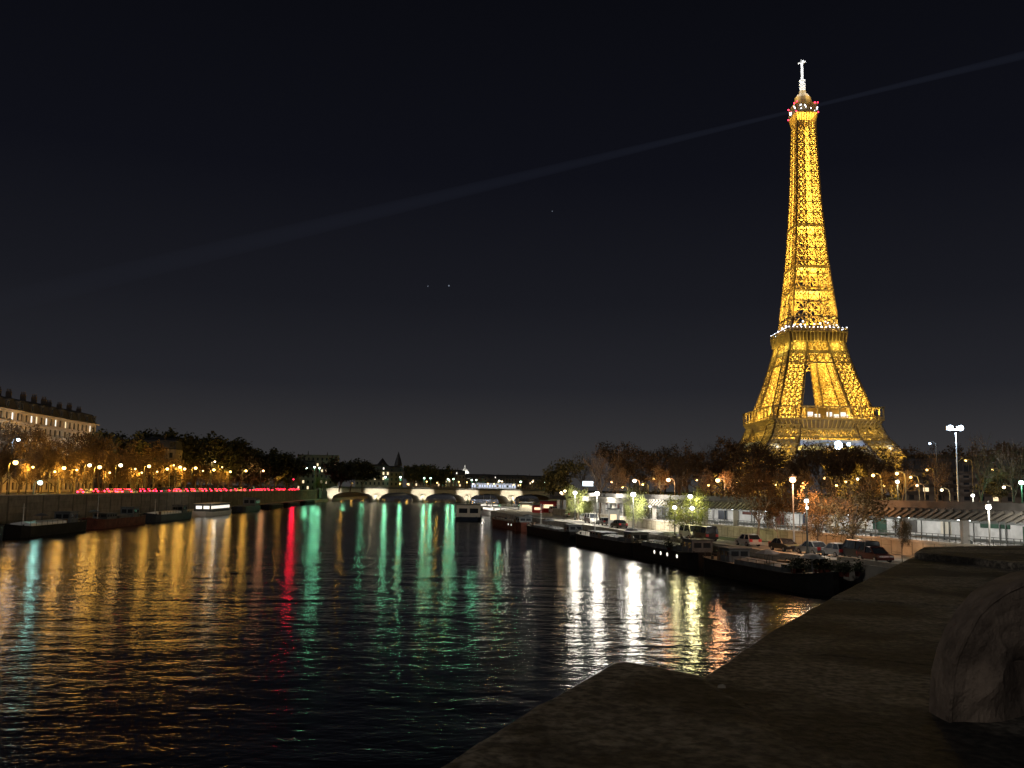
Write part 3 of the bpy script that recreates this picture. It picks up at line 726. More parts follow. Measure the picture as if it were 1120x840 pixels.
# signal heads by the bridge head
for px, py, Y, kd, cl, pw, lab in ((321, 525, 512, 'red', 'red', 2500, 'red traffic signal glowing at the left bridge head'), (335, 512, 556, 'green', 'green', 3400, 'left greenish lamp of the three beside the green lit tree'), (344, 511, 588, 'green', 'green', 3400, 'middle greenish lamp of the three beside the green lit tree'), (349.5, 512, 606, 'green', 'green', 3400, 'right greenish lamp of the three beside the green lit tree')):
    if kd == 'red':
        p = at(px, py, Y); root = empty('traffic_signal', (p.x, p.y, LST)); tag(root, lab, 'traffic signal'); h = p.z - LST
        b = MB(); b.lathe((0, .3, 0), [(.1, 0), (.08, h)], 8); b.build('post', M['post'], root)
        b = MB(); b.box((0, .1, h), (.5, .35, 1.5)); b.build('housing', M['black'], root)
        b = MB(); b.ball((0, -.12, h + .35), .3, 6); b.build('lens', E['red'], root); plight((0, -.9, h + .3), LC['red'], pw, .8, root)
    else: lamp(px, py, Y, kd, cl, LST, pw, lab, None, .42, 'post')
BL_ = [(376, 515, 2400), (396.5, 521, 2700), (421.5, 522, 3400), (438, 522, 3700), (464, 523, 3500), (471, 523, 3000), (490, 524, 3000), (496, 524, 3300), (516, 525, 2600), (521, 525, 2800), (546, 526, 2800), (569.5, 527, 3500), (595.5, 528, 2600)]
for i, (px, py, pw) in enumerate(BL_):
    t = (px - 360) / 246; Y = BA.y + (BB.y - BA.y) * t + (1.4 if i % 2 == 0 else 28)
    kd = 'green' if i not in (0, 10) else 'white'
    lamp(px, py, Y, kd, 'green', ztop, pw, f'{names[kd]} bridge lamp, {nth(i)} from the left along the stone bridge', 'lamps along the stone bridge', .45 if i in (3, 2, 11) else .36, 'post')
# small far amber lamps beyond the bridge
rnd = random.Random(12)
for i in range(22):
    px = 366 + i * 10.3 + rnd.uniform(-3, 3); py = 524 + rnd.uniform(-1, 5) + (px - 366) * .012; Y = rnd.uniform(700, 860)
    lamp(px, py, Y, 'amber' if i % 3 else 'warm', 'amber', 6, 1500, f'tiny amber lamp, {nth(i)} from the left beyond the stone bridge', 'distant lamps beyond the stone bridge', .33, 'post')
# right bank: port lamps, street lamps, flood mast
RL = [(629, 539, 214, 'white', 'white', PORT, 6500, 'port', 'white quay lamp glowing through the first pale green tree', .30),
      (653, 540, 190, 'white', 'white', PORT, 7200, 'port', 'white quay lamp on a dark post left of the large bare tree', .34),
      (692.6, 541, 164, 'white', 'white', PORT, 5600, 'port', 'white quay lamp glowing through a slim pale green tree', .30),
      (755, 543, 138, 'white', 'yellow', PORT, 620, 'port', 'upper quay lamp shining through the wide yellow green willow', .22),
      (738, 555, 139, 'white', 'yellow', PORT, 420, 'port', 'lower left quay lamp shining through the wide willow', .2),
      (757, 556, 137, 'white', 'yellow', PORT, 420, 'port', 'lower right quay lamp shining through the wide willow', .2),
      (614, 539, 250, 'warm', 'warm', PORT, 900, 'port', 'warm lamp under the round olive tree, left one of two', .24), (618, 537, 262, 'warm', 'warm', PORT, 900, 'port', 'warm lamp under the round olive tree, right one of two', .24),
      (711, 554, 175, 'white', 'white', PORT, 250, 'port', 'small white lamp low in front of the station left of the willow', .14),
      (882, 548, 104, 'white', 'white', PORT, 1000, 'port', 'slim quay post with two white lanterns beside the parked cars', .16),
      (867, 525, 112, 'orange', 'orange', PORT, 2800, 'tall', 'tall pale post with an orange white lamp rising from the quay', .26),
      (1081, 555, 88, 'white', 'white', PORT, 700, 'tall', 'slim pale post with a white lamp before the station at far right', .17),
      (669, 527, 235, 'orange', 'orange', STREET, 850, 'arm', 'small orange lamp behind the large bare tree', .18),
      (694, 526, 225, 'warm', 'orange', STREET, 3740, 'arm', 'warm street lamp behind the slim green tree', .3),
      (715, 524, 205, 'amber', 'amber', STREET, 2380, 'arm', 'amber street lamp lighting low branches left of the orange pair', .2),
      (703, 530, 215, 'amber', 'amber', STREET, 1530, 'arm', 'dim amber street lamp low among branches', .16),
      (731, 525, 192, 'orange', 'orange', STREET, 4420, 'arm', 'bright orange street lamp above the wide willow', .28),
      (785, 525.5, 170, 'orange', 'orange', STREET, 4420, 'arm', 'bright orange street lamp left of the rust coloured tree', .26),
      (955, 520, 150, 'amber', 'amber', STREET, 2210, 'arm', 'yellow street lamp above the canopy right of the brown tree', .18),
      (981, 518, 146, 'amber', 'amber', STREET, 2210, 'arm', 'upper lamp of the close amber pair above the canopy', .18),
      (981.5, 527, 140, 'warm', 'warm', STREET, 1360, 'post', 'lower whiter lamp of the close amber pair above the canopy', .2),
      (1064, 542, 125, 'white', 'white', STREET, 595, 'post', 'small white lamp low between the bare trees at right', .15),
      (1117, 528, 128, 'green', 'green', STREET, 1530, 'post', 'greenish lamp at the right edge of the picture', .22),
      (925, 527, 190, 'amber', 'amber', STREET, 2550, 'arm', 'dim amber lamp hidden behind the brown tree', .16),
      (830, 527, 200, 'orange', 'orange', STREET, 2890, 'arm', 'orange lamp hidden behind the rust coloured tree', .16),
      (1045, 469, 138, 'cool', 'cool', STREET, 5200, 'flood', 'very tall mast with two cold white floodlights', .3)]
XL = [(902, 523, 175, 'amber'), (915, 531, 165, 'amber'), (938, 524, 168, 'warm'), (967, 531, 160, 'amber'), (996, 522, 150, 'amber'), (1003, 531, 158, 'orange'), (1014, 514, 172, 'amber'), (1030, 536, 150, 'warm'), (1056, 504, 180, 'amber'), (1086, 514, 170, 'amber'), (1098, 533, 140, 'warm'), (762, 525, 210, 'amber'), (775, 531, 190, 'amber'), (806, 527, 200, 'amber'), (848, 530, 185, 'amber'), (681, 533, 228, 'amber'), (1017, 485, 190, 'cool')]
for k, (px, py, Y, kd) in enumerate(sorted(XL)):
    lamp(px, py, Y, kd, kd, STREET, 650 if kd != 'cool' else 300, f'small {names[kd]} lamp among branches, {nth(k)} from the left along the right bank street', 'small lamps among the right bank trees', .15, 'arm')
for px, py, Y, kd, cl, zb, pw, shp, lab, r_ in RL:
    lamp(px, py, Y, kd, cl, zb, pw, lab, None, r_, 'post' if shp == 'port' else shp, 'floodlight mast' if shp == 'flood' else 'street lamp')
q = at(882, 555.5, 104)
b = MB(); b.ball((0, 0, 0), .15, 6)
rt = [o for o in bpy.data.objects if o.get('label', '').startswith('slim quay post')][0]
o = b.build('lantern', E['white'], rt); o.location = (0.0, -.22, q.z - PORT)

# ------------------------------------------------------------------ trees
def tree_mesh(seed, h, cr, th, leaves, ls, tm, lm, droop=0, fan=(6, 4, 4, 3), spread=1.0, lump=1.0):
    rnd = random.Random(seed); T = MB(); C = MB(); ends = []
    def rec(p, d, ln, rad, lev):
        pts = [p]; q = p; dd = Vector(d)
        for i in range(3):
            dd = (dd + Vector((rnd.uniform(-1, 1), rnd.uniform(-1, 1), rnd.uniform(-.6, .9) - droop * lev * .35)) * .22).normalized(); q = q + dd * ln / 3; pts.append(q)
        rr = [rad * (1 - .2 * i) for i in range(4)]
        (T if lev < 3 else C).tube(pts, rr, 6 if lev == 0 else 4 if lev < 2 else 3, 0, False)
        if lev >= len(fan): ends.append((q, dd)); return
        for k in range(fan[lev]):
            t = 1 if lev == 0 and k == 0 else rnd.uniform(.45, 1); o_ = pts[min(3, int(t * 3 + .3))]
            a = 2 * math.pi * (k + rnd.uniform(-.3, .3)) / fan[lev]
            ax = Vector((math.cos(a), math.sin(a), 0)); side = dd.cross(ax)
            side = (ax - dd * ax.dot(dd)).normalized() if (ax - dd * ax.dot(dd)).length > .1 else ax
            el = rnd.uniform(.5, 1.0) * spread
            nd = (dd * (1 - .35 * el) + side * el * .9 + Vector((0, 0, .22 - droop * .4))).normalized()
            rec(o_, nd, ln * rnd.uniform(.55, .8) if lev else ln * rnd.uniform(.75, 1.15), rad * (.5 if lev else .45), lev + 1)
    rec(Vector((0, 0, 0)), Vector((0, 0, 1)), th, h * .016 + .06, 0)
    mz = max(e[0].z for e in ends); mr = sorted(math.hypot(e[0].x, e[0].y) for e in ends)[int(len(ends) * .92)]
    per = max(1, leaves // len(ends))
    for e, d in ends:
        if rnd.random() < .12: continue
        for _ in range(int(per * rnd.uniform(.3, 1.7))):
            c = e - d * rnd.uniform(0, 1.2) + Vector((rnd.gauss(0, .45), rnd.gauss(0, .45), rnd.gauss(0, .38) - droop * rnd.uniform(0, 2.0))) * lump
            n = Vector((rnd.gauss(0, 1), rnd.gauss(0, 1), rnd.gauss(0, 1))).normalized(); x = n.orthogonal().normalized() * ls * rnd.uniform(.5, 1.2); y = n.cross(x) * rnd.uniform(.5, .9)
            C.add([c - x - y * .4, c + x * .2 - y, c + x + y * .3, c - x * .2 + y], [(0, 1, 2, 3)])
    # scale the grown tree to the wanted height and crown radius
    kz = h / mz; kr = cr / mr
    for B in (T, C): B.v = [(v[0] * (kr if v[2] > th * .8 else 1 + (kr - 1) * max(0, v[2]) / (th * .8)), v[1] * (kr if v[2] > th * .8 else 1 + (kr - 1) * max(0, v[2]) / (th * .8)), v[2] * kz) for v in B.v]
    return T.mesh('trunk', tm), C.mesh('crown', lm)
L_tan = leafmat('tan autumn leaves', (.11, .066, .022), (.17, .11, .036))
V = {}
for i in range(4): V['avenue', i] = tree_mesh(10 + i, 15, 5.4, 5.0, 4200, .26, M['bark'], L_brown, 0)
for i in range(3): V['bare', i] = tree_mesh(30 + i, 15, 5.0, 4.6, 900, .16, M['bark'], L_brown, 0, (6, 5, 4, 4))
for i in range(2): V['olive', i] = tree_mesh(50 + i, 14, 5.6, 4.2, 6500, .24, M['bark'], L_olive, .1)
for i in range(3): V['willow', i] = tree_mesh(60 + i, 9, 3.0, 3.2, 9500, .10, M['bark'], L_green, .5, (6, 4, 4, 3))
for i in range(2): V['rust', i] = tree_mesh(70 + i, 12, 4.2, 4.4, 5200, .17, M['pale_bark'], L_rust, .15)
for i in range(2): V['brown', i] = tree_mesh(80 + i, 12, 4.8, 4.0, 6000, .15, M['bark'], L_tan, .15)
for i in range(2): V['wood', i] = tree_mesh(90 + i, 15, 6.5, 3.6, 5200, .34, M['bark'], L_dark, 0)
HREF = dict(avenue=15, bare=15, olive=14, willow=9, rust=12, brown=12, wood=15)
rt_ = random.Random(77)
def tree(kind, x, y, z, h, label, group=None, cat='tree', wide=1.0, name='tree'):
    k = rt_.choice([i for kd, i in V if kd == kind]); t, c = V[kind, k]; s = h / HREF[kind]
    o = empty(name, (x, y, z), rt_.uniform(0, 6.28)); o.scale = (s * wide, s * wide, s); tag(o, label, cat, group)
    link('trunk', t, o); link('crown', c, o); return o
def tree_px(kind, px, Y, py_top, zb, label, wide=1.0, group=None, name='tree'):
    p = at(px, py_top, Y); return tree(kind, p.x, p.y, zb, p.z - zb, label, group, 'tree', wide, name)
# left bank avenue: two rows, then the slope behind
y = 165; i = 0
while y < 640:
    h = 11.5 + rt_.uniform(-1, 2) - (1.5 if y > 480 else 0)
    tree('avenue', wl(y) - 17.5 + rt_.uniform(-.6, .6), y, LST, h, f'brown avenue tree, {nth(i)} from the left in the front row above the far embankment', 'front row of trees on the left bank', 'tree', .85, 'avenue_tree'); i += 1; y += 10 + (y - 165) * .012
y = 172; i = 0
while y < 660:
    h = 17 + rt_.uniform(-2, 3) - (4 if y > 520 else 0)
    tree('avenue', wl(y) - 29 + rt_.uniform(-1, 1), y, LST, h, f'tall dark avenue tree, {nth(i)} from the left in the back row of the far bank', 'back row of trees on the left bank', 'tree', 1, 'avenue_tree'); i += 1; y += 9.5 + (y - 172) * .014
SK = [(112, 470, 330), (128, 472, 340), (143, 474, 350), (190, 470, 390), (203, 471, 400), (216, 474, 410), (228, 477, 420), (240, 478, 430), (252, 483, 440), (264, 487, 450), (276, 489, 460), (289, 491, 470), (302, 494, 480), (315, 495, 490), (372, 500, 520), (384, 502, 530), (397, 504, 540), (452, 507, 760), (470, 508, 780), (484, 509, 790)]
for i, (px, py, Y) in enumerate(SK):
    p = at(px, py, Y); z = hillz(p.x, p.y)
    tree('wood', p.x, p.y, z, max(6, p.z - z), f'dark tree on the skyline, {nth(i)} from the left on the wooded slope', 'dark trees on the left bank slope', 'tree', 1.15, 'hill_tree')
tree_px('willow', 352, 566, 518, LST, 'green lit tree by the left bridge head', 1.5, None, 'bridge_head_tree')
# right bank
tree_px('olive', 617, 268, 501, PORT, 'round olive green tree, first on the right quay', 1.05)
tree_px('bare', 656, 205, 481, PORT, 'large bare tree with spreading brown twigs on the right quay', .95, None, 'bare_tree')
tree_px('willow', 632, 217, 528, PORT, 'small pale green tree with a white lamp inside it', .95)
tree_px('willow', 644, 203, 539, PORT, 'small green tree just right of the first lit one', .7)
tree_px('willow', 694, 166.5, 531, PORT, 'slim pale green tree lit by its own quay lamp', .75)
tree_px('willow', 751, 139.5, 530, PORT, 'wide bright yellow green willow full of lamps', 1.3, None, 'willow_tree')
tree_px('olive', 707, 178, 528, PORT, 'shadowy olive tree before the station left of the willow', .8)
tree_px('rust', 827, 126, 498, PORT, 'rust coloured tree on a slim pale trunk', .95, None, 'autumn_tree')
tree_px('rust', 850, 128, 534, PORT, 'small yellowing tree below the rust coloured one', .9, None, 'autumn_tree')
tree_px('brown', 930, 106, 508, PORT, 'broad brown tree on a dark trunk before the station', .98, None, 'autumn_tree')
tree_px('brown', 893, 113, 527, PORT, 'leaning small brown tree left of the broad brown one', .8, None, 'autumn_tree')
tree_px('brown', 985, 97, 560, PORT, 'short ivy covered trunk against the station wall', .5, None, 'ivy_tree')
tree_px('bare', 1068, 132, 470, STREET, 'bare tree with fine dark twigs right of the floodlight mast', .95, None, 'bare_tree')
tree_px('bare', 1104, 134, 478, STREET, 'bare tree at the right edge above the canopy', .9, None, 'bare_tree')
tree_px('bare', 1022, 160, 492, STREET, 'smaller bare tree left of the floodlight mast', .9, None, 'bare_tree')
tree_px('olive', 1092, 150, 512, STREET, 'low green tree between the bare trees at right', 1.1)
tree_px('bare', 985, 150, 508, STREET, 'bare tree lit orange by the close amber lamps', 1.0, None, 'bare_tree')
RT = [(640, 492, 300), (672, 484, 290), (688, 486, 265), (702, 489, 300), (716, 492, 260), (728, 489, 310), (741, 487, 255), (752, 484, 300), (766, 481, 265), (778, 480, 310), (790, 478, 270), (803, 482, 320), (815, 481, 280), (828, 482, 320), (842, 483, 280), (856, 483, 310), (870, 484, 270), (884, 484, 310),
      (898, 485, 270), (912, 488, 300), (926, 483, 270), (938, 484, 300), (953, 489, 270), (966, 499, 250), (985, 493, 270), (996, 487, 240), (1010, 485, 250), (1030, 488, 230), (1046, 486, 245), (1082, 482, 240), (1098, 478, 235), (1116, 480, 225)]
for i, (px, py, Y) in enumerate(RT):
    p = at(px, py, Y); tree('avenue' if i % 3 else 'bare', p.x, p.y, STREET, p.z - STREET, f'dark avenue tree, {nth(i)} from the left on the skyline of the right bank', 'dark trees behind the right bank street', 'tree', 1.05, 'avenue_tree')
FR = [(676, 512, 222), (722, 508, 200), (744, 514, 185), (772, 510, 178), (800, 512, 168), (814, 514, 190), (860, 512, 160), (880, 512, 165), (905, 515, 150), (945, 513, 158), (965, 514, 155)]
for i, (px, py, Y) in enumerate(FR):
    p = at(px, py, Y); tree('rust' if i % 3 == 1 else 'avenue', p.x, p.y, STREET, p.z - STREET, f'low orange lit street tree, {nth(i)} from the left behind the canopy', 'orange lit trees along the right street', 'tree', 1.0, 'street_tree')

# ------------------------------------------------------------------ cars
def car_meshes(paint, style):
    L, Wd, H = (4.1, 1.74, 1.48) if style == 'hatch' else (4.6, 1.8, 1.45) if style == 'saloon' else (4.9, 1.95, 2.0)
    B = MB(); G = MB()
    lo = .28; belt = .88 if style != 'van' else 1.1
    prof = [(-L / 2 + .02, lo), (L / 2 - .05, lo), (L / 2, .55), (L / 2 - .06, .72), (L / 2 - .9 if style != 'van' else L / 2 - .5, belt), (-L / 2 + .1, belt + .02), (-L / 2, .6)]
    B.side(prof, -Wd / 2, Wd / 2)
    if style == 'van': cab = [(L / 2 - .55, belt), (L / 2 - 1.25, H), (-L / 2 + .12, H), (-L / 2 + .06, belt)]
    elif style == 'hatch': cab = [(L / 2 - 1.0, belt), (L / 2 - 1.75, H), (-L / 2 + .55, H), (-L / 2 + .12, belt)]
    else: cab = [(L / 2 - 1.2, belt), (L / 2 - 1.95, H), (-L / 2 + 1.35, H), (-L / 2 + .65, belt)]
    n = len(cab)
    vs = [(x, -Wd / 2 * (.97 if z < H - .1 else .80), z) for x, z in cab] + [(x, Wd / 2 * (.97 if z < H - .1 else .80), z) for x, z in cab]
    G.add(vs, [(0, 1, 5, 4), (2, 3, 7, 6), (0, 3, 2, 1), (4, 5, 6, 7)])
    roof = MB(); r1, r2 = cab[1], cab[2]; y_ = Wd / 2 * .80
    B.add([(r1[0] + .08, -y_, H - .02), (r2[0] - .05, -y_, H - .02), (r2[0] - .05, y_, H - .02), (r1[0] + .08, y_, H - .02), (r1[0] - .1, -y_ * .9, H + .06), (r2[0] + .1, -y_ * .9, H + .06), (r2[0] + .1, y_ * .9, H + .06), (r1[0] - .1, y_ * .9, H + .06)],
          [(4, 7, 6, 5), (0, 4, 5, 1), (1, 5, 6, 2), (2, 6, 7, 3), (3, 7, 4, 0)])
    for s_ in (-1, 1):
        for a, c in ((cab[0], cab[1]), (cab[3], cab[2])): B.bar((a[0], s_ * Wd / 2 * .97, a[1]), (c[0], s_ * Wd / 2 * .81, c[1]), .09)
        mx = (cab[1][0] + cab[2][0]) / 2; B.bar((mx, s_ * Wd / 2 * .975, belt), (mx - .02, s_ * Wd / 2 * .815, H), .09)
        B.box((L / 2 - 1.35, s_ * (Wd / 2 + .08), belt + .08), (.12, .18, .13))
    w_ = MB(); w_.tube([(0, -.11, 0), (0, .11, 0)], .31, 14); rm = MB(); rm.tube([(0, -.125, 0), (0, .125, 0)], .18, 10)
    hl = MB(); hl.box((0, 0, 0), (.06, .36, .13)); tl = MB(); tl.box((0, 0, 0), (.06, .26, .2))
    return dict(L=L, W=Wd, H=H, body=B.mesh('body', paint), window=G.mesh('window', M['glass']), wheel=w_.mesh('wheel', M['rubber']), rim=rm.mesh('rim', M['chrome']))
paints = {k: mat(k + ' car paint', c, .3, .2, .06, 1) for k, c in dict(white=(.50, .50, .48), silver=(.42, .43, .44), grey=(.16, .165, .17), black=(.02, .02, .022), red=(.07, .012, .011), blue=(.03, .06, .16)).items()}
CM = {}
hl_me = MB(); hl_me.box((0, 0, 0), (.06, .36, .13)); hl_off = hl_me.mesh('headlight', M['chrome']); hl_on = hl_me.mesh('headlight', E['head'])
tl_me = MB(); tl_me.box((0, 0, 0), (.07, .42, .34)); tl_off = tl_me.mesh('tail_light', M['red']); tl_on = tl_me.mesh('tail_light', E['tail'])
tb2 = MB(); tb2.ball((0, 0, 0), .26, 5); tl_big = tb2.mesh('tail_light', E['tail'])
def car(paint, style, x, y, z, rz, label, group, lit=None, full=True, name='parked_car', cat='car'):
    if (paint, style) not in CM: CM[paint, style] = car_meshes(paints[paint], style)
    m = CM[paint, style]; o = empty(name, (x, y, z), rz); tag(o, label, cat, group); L, Wd = m['L'], m['W']
    link('body', m['body'], o); link('window', m['window'], o)
    if full:
        for wx in (-L * .31, L * .31):
            for wy in (-Wd / 2 + .05, Wd / 2 - .05):
                w_ = link('wheel', m['wheel'], o); w_.location = (wx, wy, .31); r_ = link('rim', m['rim'], w_)
    for s_ in (-1, 1):
        t = link('tail_light', tl_on if lit == 'tail' else tl_off, o); t.location = (-L / 2 - .015, s_ * (Wd / 2 - .22), .78)
        if lit == 'tail' and s_ == 1: t = link('brake_light', tl_on, o); t.location = (-L / 2 + .35, 0, m['H'] - .12); t.scale = (1, 1.3, .5)
        if full or lit == 'head':
            t = link('headlight', hl_on if lit == 'head' else hl_off, o); t.location = (L / 2 - .01, s_ * (Wd / 2 - .25), .66)
    return o
# evening traffic on the left bank avenue
rc = random.Random(9); y = 236; i = 0
colors = list(paints); cars_y = []
while y < 585:
    for lane, off in ((0, -5.6), (1, -8.8), (2, -12.0)):
        if rc.random() < .22 or (lane >= 1 and y < 262): continue
        yy = y + rc.uniform(-1.2, 1.2); cars_y.append((yy, lane, off))
    y += 6.6 + (y - 236) * .012
a0 = math.pi / 2 + .064
for lane in (0, 1, 2):
    for i, (yy, l_, off) in enumerate([c for c in cars_y if c[1] == lane]):
        pc = rc.choice(colors)
        car(pc, rc.choice(('hatch', 'saloon', 'van')), wl(yy) + off, yy, LST + .003, a0, f'{nth(i)} car from the left in the {("riverside", "middle", "inner")[lane]} lane, red tail lights on, far avenue', 'cars queuing on the left bank avenue', 'tail', False, 'queuing_car')
for i in range(6):
    yy = (205, 262, 318, 372, 436, 520)[i]
    car(rc.choice(colors), 'saloon', wl(yy) - 15.0, yy, LST + .003, a0 + math.pi, f'{nth(i)} oncoming car from the left with white headlights on the far avenue', 'oncoming cars on the left bank avenue', 'head', False, 'oncoming_car')
for yy, pw in ((262, 800), (300, 900), (350, 1000), (400, 1200), (450, 1500), (505, 1800), (560, 2200)):
    pass
# parked cars on the right quay
qa = lambda y: math.atan2(2, rq(y + 1) - rq(y - 1))
PC = [(612, 567, 262, 'white', 'hatch'), (606, 565, 270, 'white', 'van'), (622, 571, 238, 'white', 'saloon'), (640, 573, 214, 'silver', 'hatch'), (647, 578, 196, 'white', 'van'), (661, 579, 186, 'grey', 'hatch'), (677, 582, 173, 'black', 'saloon'), (756, 588, 138, 'white', 'van'), (771, 590, 134, 'black', 'van'),
      (818, 596, 122, 'silver', 'hatch'), (858, 599, 112.5, 'black', 'saloon'), (889, 604, 107, 'grey', 'saloon'), (915, 606, 103.5, 'grey', 'hatch'), (957, 608, 97, 'red', 'hatch'), (940, 606, 100, 'black', 'van')]
for i, (px, py, Y, pc, stl) in enumerate(PC):
    p = on(px, 560, PORT) if False else at(px, py, Y)
    car(pc, stl, p.x, Y, PORT + .005, qa(Y) + (math.pi if i % 3 == 1 else 0) + rc.uniform(-.04, .04), f'{"dark red" if pc == "red" else pc} {"van" if stl == "van" else "car"} parked on the right quay, {nth(i)} along counting from the bridge', 'vehicles parked on the right quay', None, True, 'parked_van' if stl == 'van' else 'parked_car', 'van' if stl == 'van' else 'car')

# ------------------------------------------------------------------ boats
def barge(name, label, x, y, rz, L, B, hull, hh=1.9, house=None, hold=None, ports=0, rail=True, mast=0, lit=False, cat='barge', plants=0, group=None, house_m='tarp', clutter=0, seed=1):
    o = empty(name, (x, y, 0), rz); tag(o, label, cat, group); rn = random.Random(seed)
    n = 14; h = MB(); secs = []
    for i in range(n + 1):
        t = i / n; xx = -L / 2 + L * t
        wv = B / 2 * (1 - .30 * max(0, (.10 - t) / .10) ** 2) * (1 if t < .84 else math.cos((t - .84) / .16 * math.pi / 2 * .97) ** .7)
        top = hh + .55 * max(0, (t - .8) / .2) ** 2 + .25 * max(0, (.12 - t) / .12)
        secs.append((xx, max(.08, wv), top))
    vs = []; fs = []
    for xx, wv, top in secs: vs += [(xx, -wv * .92, -.6), (xx, -wv, .5), (xx, -wv * 1.01, top), (xx, wv * 1.01, top), (xx, wv, .5), (xx, wv * .92, -.6)]
    for i in range(n):
        for k in range(5):
            if k == 2: continue
            a = i * 6 + k; fs.append((a, a + 6, a + 7, a + 1))
    fs += [tuple(range(6)), tuple(n * 6 + k for k in range(5, -1, -1))]
    h.add(vs, fs)
    for i in range(n):      # rubbing strake
        for s_ in (-1, 1): h.bar((secs[i][0], s_ * secs[i][1] * 1.02, secs[i][2] - .12), (secs[i + 1][0], s_ * secs[i + 1][1] * 1.02, secs[i + 1][2] - .12), .12, .16)
    h.build('hull', M[hull], o)
    d = MB()
    for i in range(n):
        a, b_ = secs[i], secs[i + 1]; d.add([(a[0], -a[1], a[2] - .18), (b_[0], -b_[1], b_[2] - .18), (b_[0], b_[1], b_[2] - .18), (a[0], a[1], a[2] - .18)], [(0, 1, 2, 3)])
    d.build('deck', M['deck'], o)
    if hold:
        x0, x1, hz, hm = hold; c = MB(); w_ = B * .34
        c.add([(x0, -w_, hh - .2), (x1, -w_, hh - .2), (x1, w_, hh - .2), (x0, w_, hh - .2), (x0 + .1, -w_, hh + hz * .6), (x1 - .1, -w_, hh + hz * .6), (x1 - .1, w_, hh + hz * .6), (x0 + .1, w_, hh + hz * .6), (x0 + .2, 0, hh + hz), (x1 - .2, 0, hh + hz)],
              [(0, 1, 5, 4), (3, 7, 6, 2), (4, 5, 9, 8), (8, 9, 6, 7), (0, 4, 8, 7, 3), (1, 2, 6, 9, 5)])
        c.build('hold_cover', M[hm], o)
    if house:
        for hi, (x0, x1, hz, wf) in enumerate(house):
            w_ = B * wf / 2; c = MB(); c.box(((x0 + x1) / 2, 0, hh + hz / 2 - .2), (x1 - x0, 2 * w_, hz)); wh = c.build('wheelhouse' if hz > 1.9 else 'cabin', M[house_m], o)
            c = MB(); c.box(((x0 + x1) / 2, 0, hh + hz - .14), (x1 - x0 + .4, 2 * w_ + .4, .12)); c.build('roof', M['tarp'] if not lit else M['white'], wh)
            nw = max(2, int((x1 - x0) / 1.5)); c = MB(); zc_ = hh + hz * .52; wz = hz * .36
            for k in range(nw):
                xc = x0 + (x1 - x0) * (k + .5) / nw
                for s_ in (-1, 1): c.box((xc, s_ * (w_ + .012), zc_), ((x1 - x0) / nw * .66, .05, wz))
            for s_ in (-1, 1): 
                for yk in (-.45, .45): c.box(((x0 - .012) if s_ < 0 else (x1 + .012), yk * w_, zc_), (.05, w_ * .7, wz))
            c.build('window', E['window_white'] if lit else M['glass'], wh)
    for k in range(ports):
        c = MB(); c.ball((0, 0, 0), .27, 6); q = c.build('porthole', E['window_white'], o); q.scale = (1.3, .25, 1); q.location = (-L * .30 + k * 2.4 + (k > 0) * 1.0, B / 2 + .0, hh - .62)
        if k in (0, 2): pass
    if rail:
        for s_ in (-1, 1):
            c = MB()
            for i in range(1, n):
                a, b_ = secs[i], secs[i + 1]
                c.bar((a[0], s_ * a[1] * .96, a[2]), (a[0], s_ * a[1] * .96, a[2] + .8), .05)
                if i < n - 1: c.bar((a[0], s_ * a[1] * .96, a[2] + .8), (b_[0], s_ * b_[1] * .96, b_[2] + .8), .04)
            c.build('railing', M['post'], o)
    if mast: c = MB(); c.tube([(L * .28, 0, hh), (L * .28, 0, hh + mast)], [.12, .06], 6); c.bar((L * .28 - .8, 0, hh + mast * .8), (L * .28 + .8, 0, hh + mast * .8), .06); c.build('mast', M['post_grey'], o)
    c = MB()
    for s_ in (-1, 1):
        for xx in (-L * .42, L * .38): c.lathe((xx, s_ * B * .3, hh - .15), [(.14, 0), (.14, .35), (.2, .4), (.2, .48)], 8)
    c.build('bollards', M['post'], o)
    for k in range(clutter):
        c = MB(); xx = rn.uniform(-L * .38, L * .35); yy = rn.uniform(-.3, .3) * B; typ = k % 3
        if typ == 0: c.box((xx, yy, hh + .3), (rn.uniform(.6, 1.6), rn.uniform(.5, 1), rn.uniform(.5, 1.1)), rn.uniform(0, 1)); c.build('deck_box', M['wood'], o)
        elif typ == 1: c.lathe((xx, yy, hh - .18), [(.3, 0), (.34, .3), (.3, .8), (.1, .82)], 10); c.build('drum', M['navy'], o)
        else:
            for _ in range(3): c.tube([(xx + rn.uniform(-.5, .5), yy, hh), (xx + rn.uniform(-.5, .5), yy, hh + 1.7)], .03, 5)
            c.lathe((xx, yy, hh + 1.5), [(1.4, 0), (.7, .35), (.05, .5)], 8); c.build('parasol', M['tarp'], o)
    return o
def deck_plants(label, loc, n, seed, sc=1):
    rn = random.Random(seed); o = empty('potted_plants', loc); tag(o, label, 'plants')
    b = MB(); c = MB()
    for k in range(n):
        px_, py_ = rn.uniform(-2.4, 2.4) * sc, rn.uniform(-.8, .8); b.lathe((px_, py_, 0), [(.22, 0), (.3, .45)], 8); b.build('pot', M['rust'], o); b = MB()
        for _ in range(160):
            q = Vector((px_ + rn.gauss(0, .35) * sc, py_ + rn.gauss(0, .35) * sc, .5 + abs(rn.gauss(0, .5)) * sc)); nn = Vector((rn.gauss(0, 1), rn.gauss(0, 1), rn.gauss(0, 1))).normalized(); x = nn.orthogonal().normalized() * .16; y_ = nn.cross(x) * .6
            c.add([q - x, q - y_, q + x, q + y_], [(0, 1, 2, 3)])
    c.build('foliage', L_dark, o)
def right_boat(Y, dx, L):
    d = math.atan2(rq(Y + 10) - rq(Y - 10), 20); return rq(Y) - dx, Y, math.pi / 2 - d
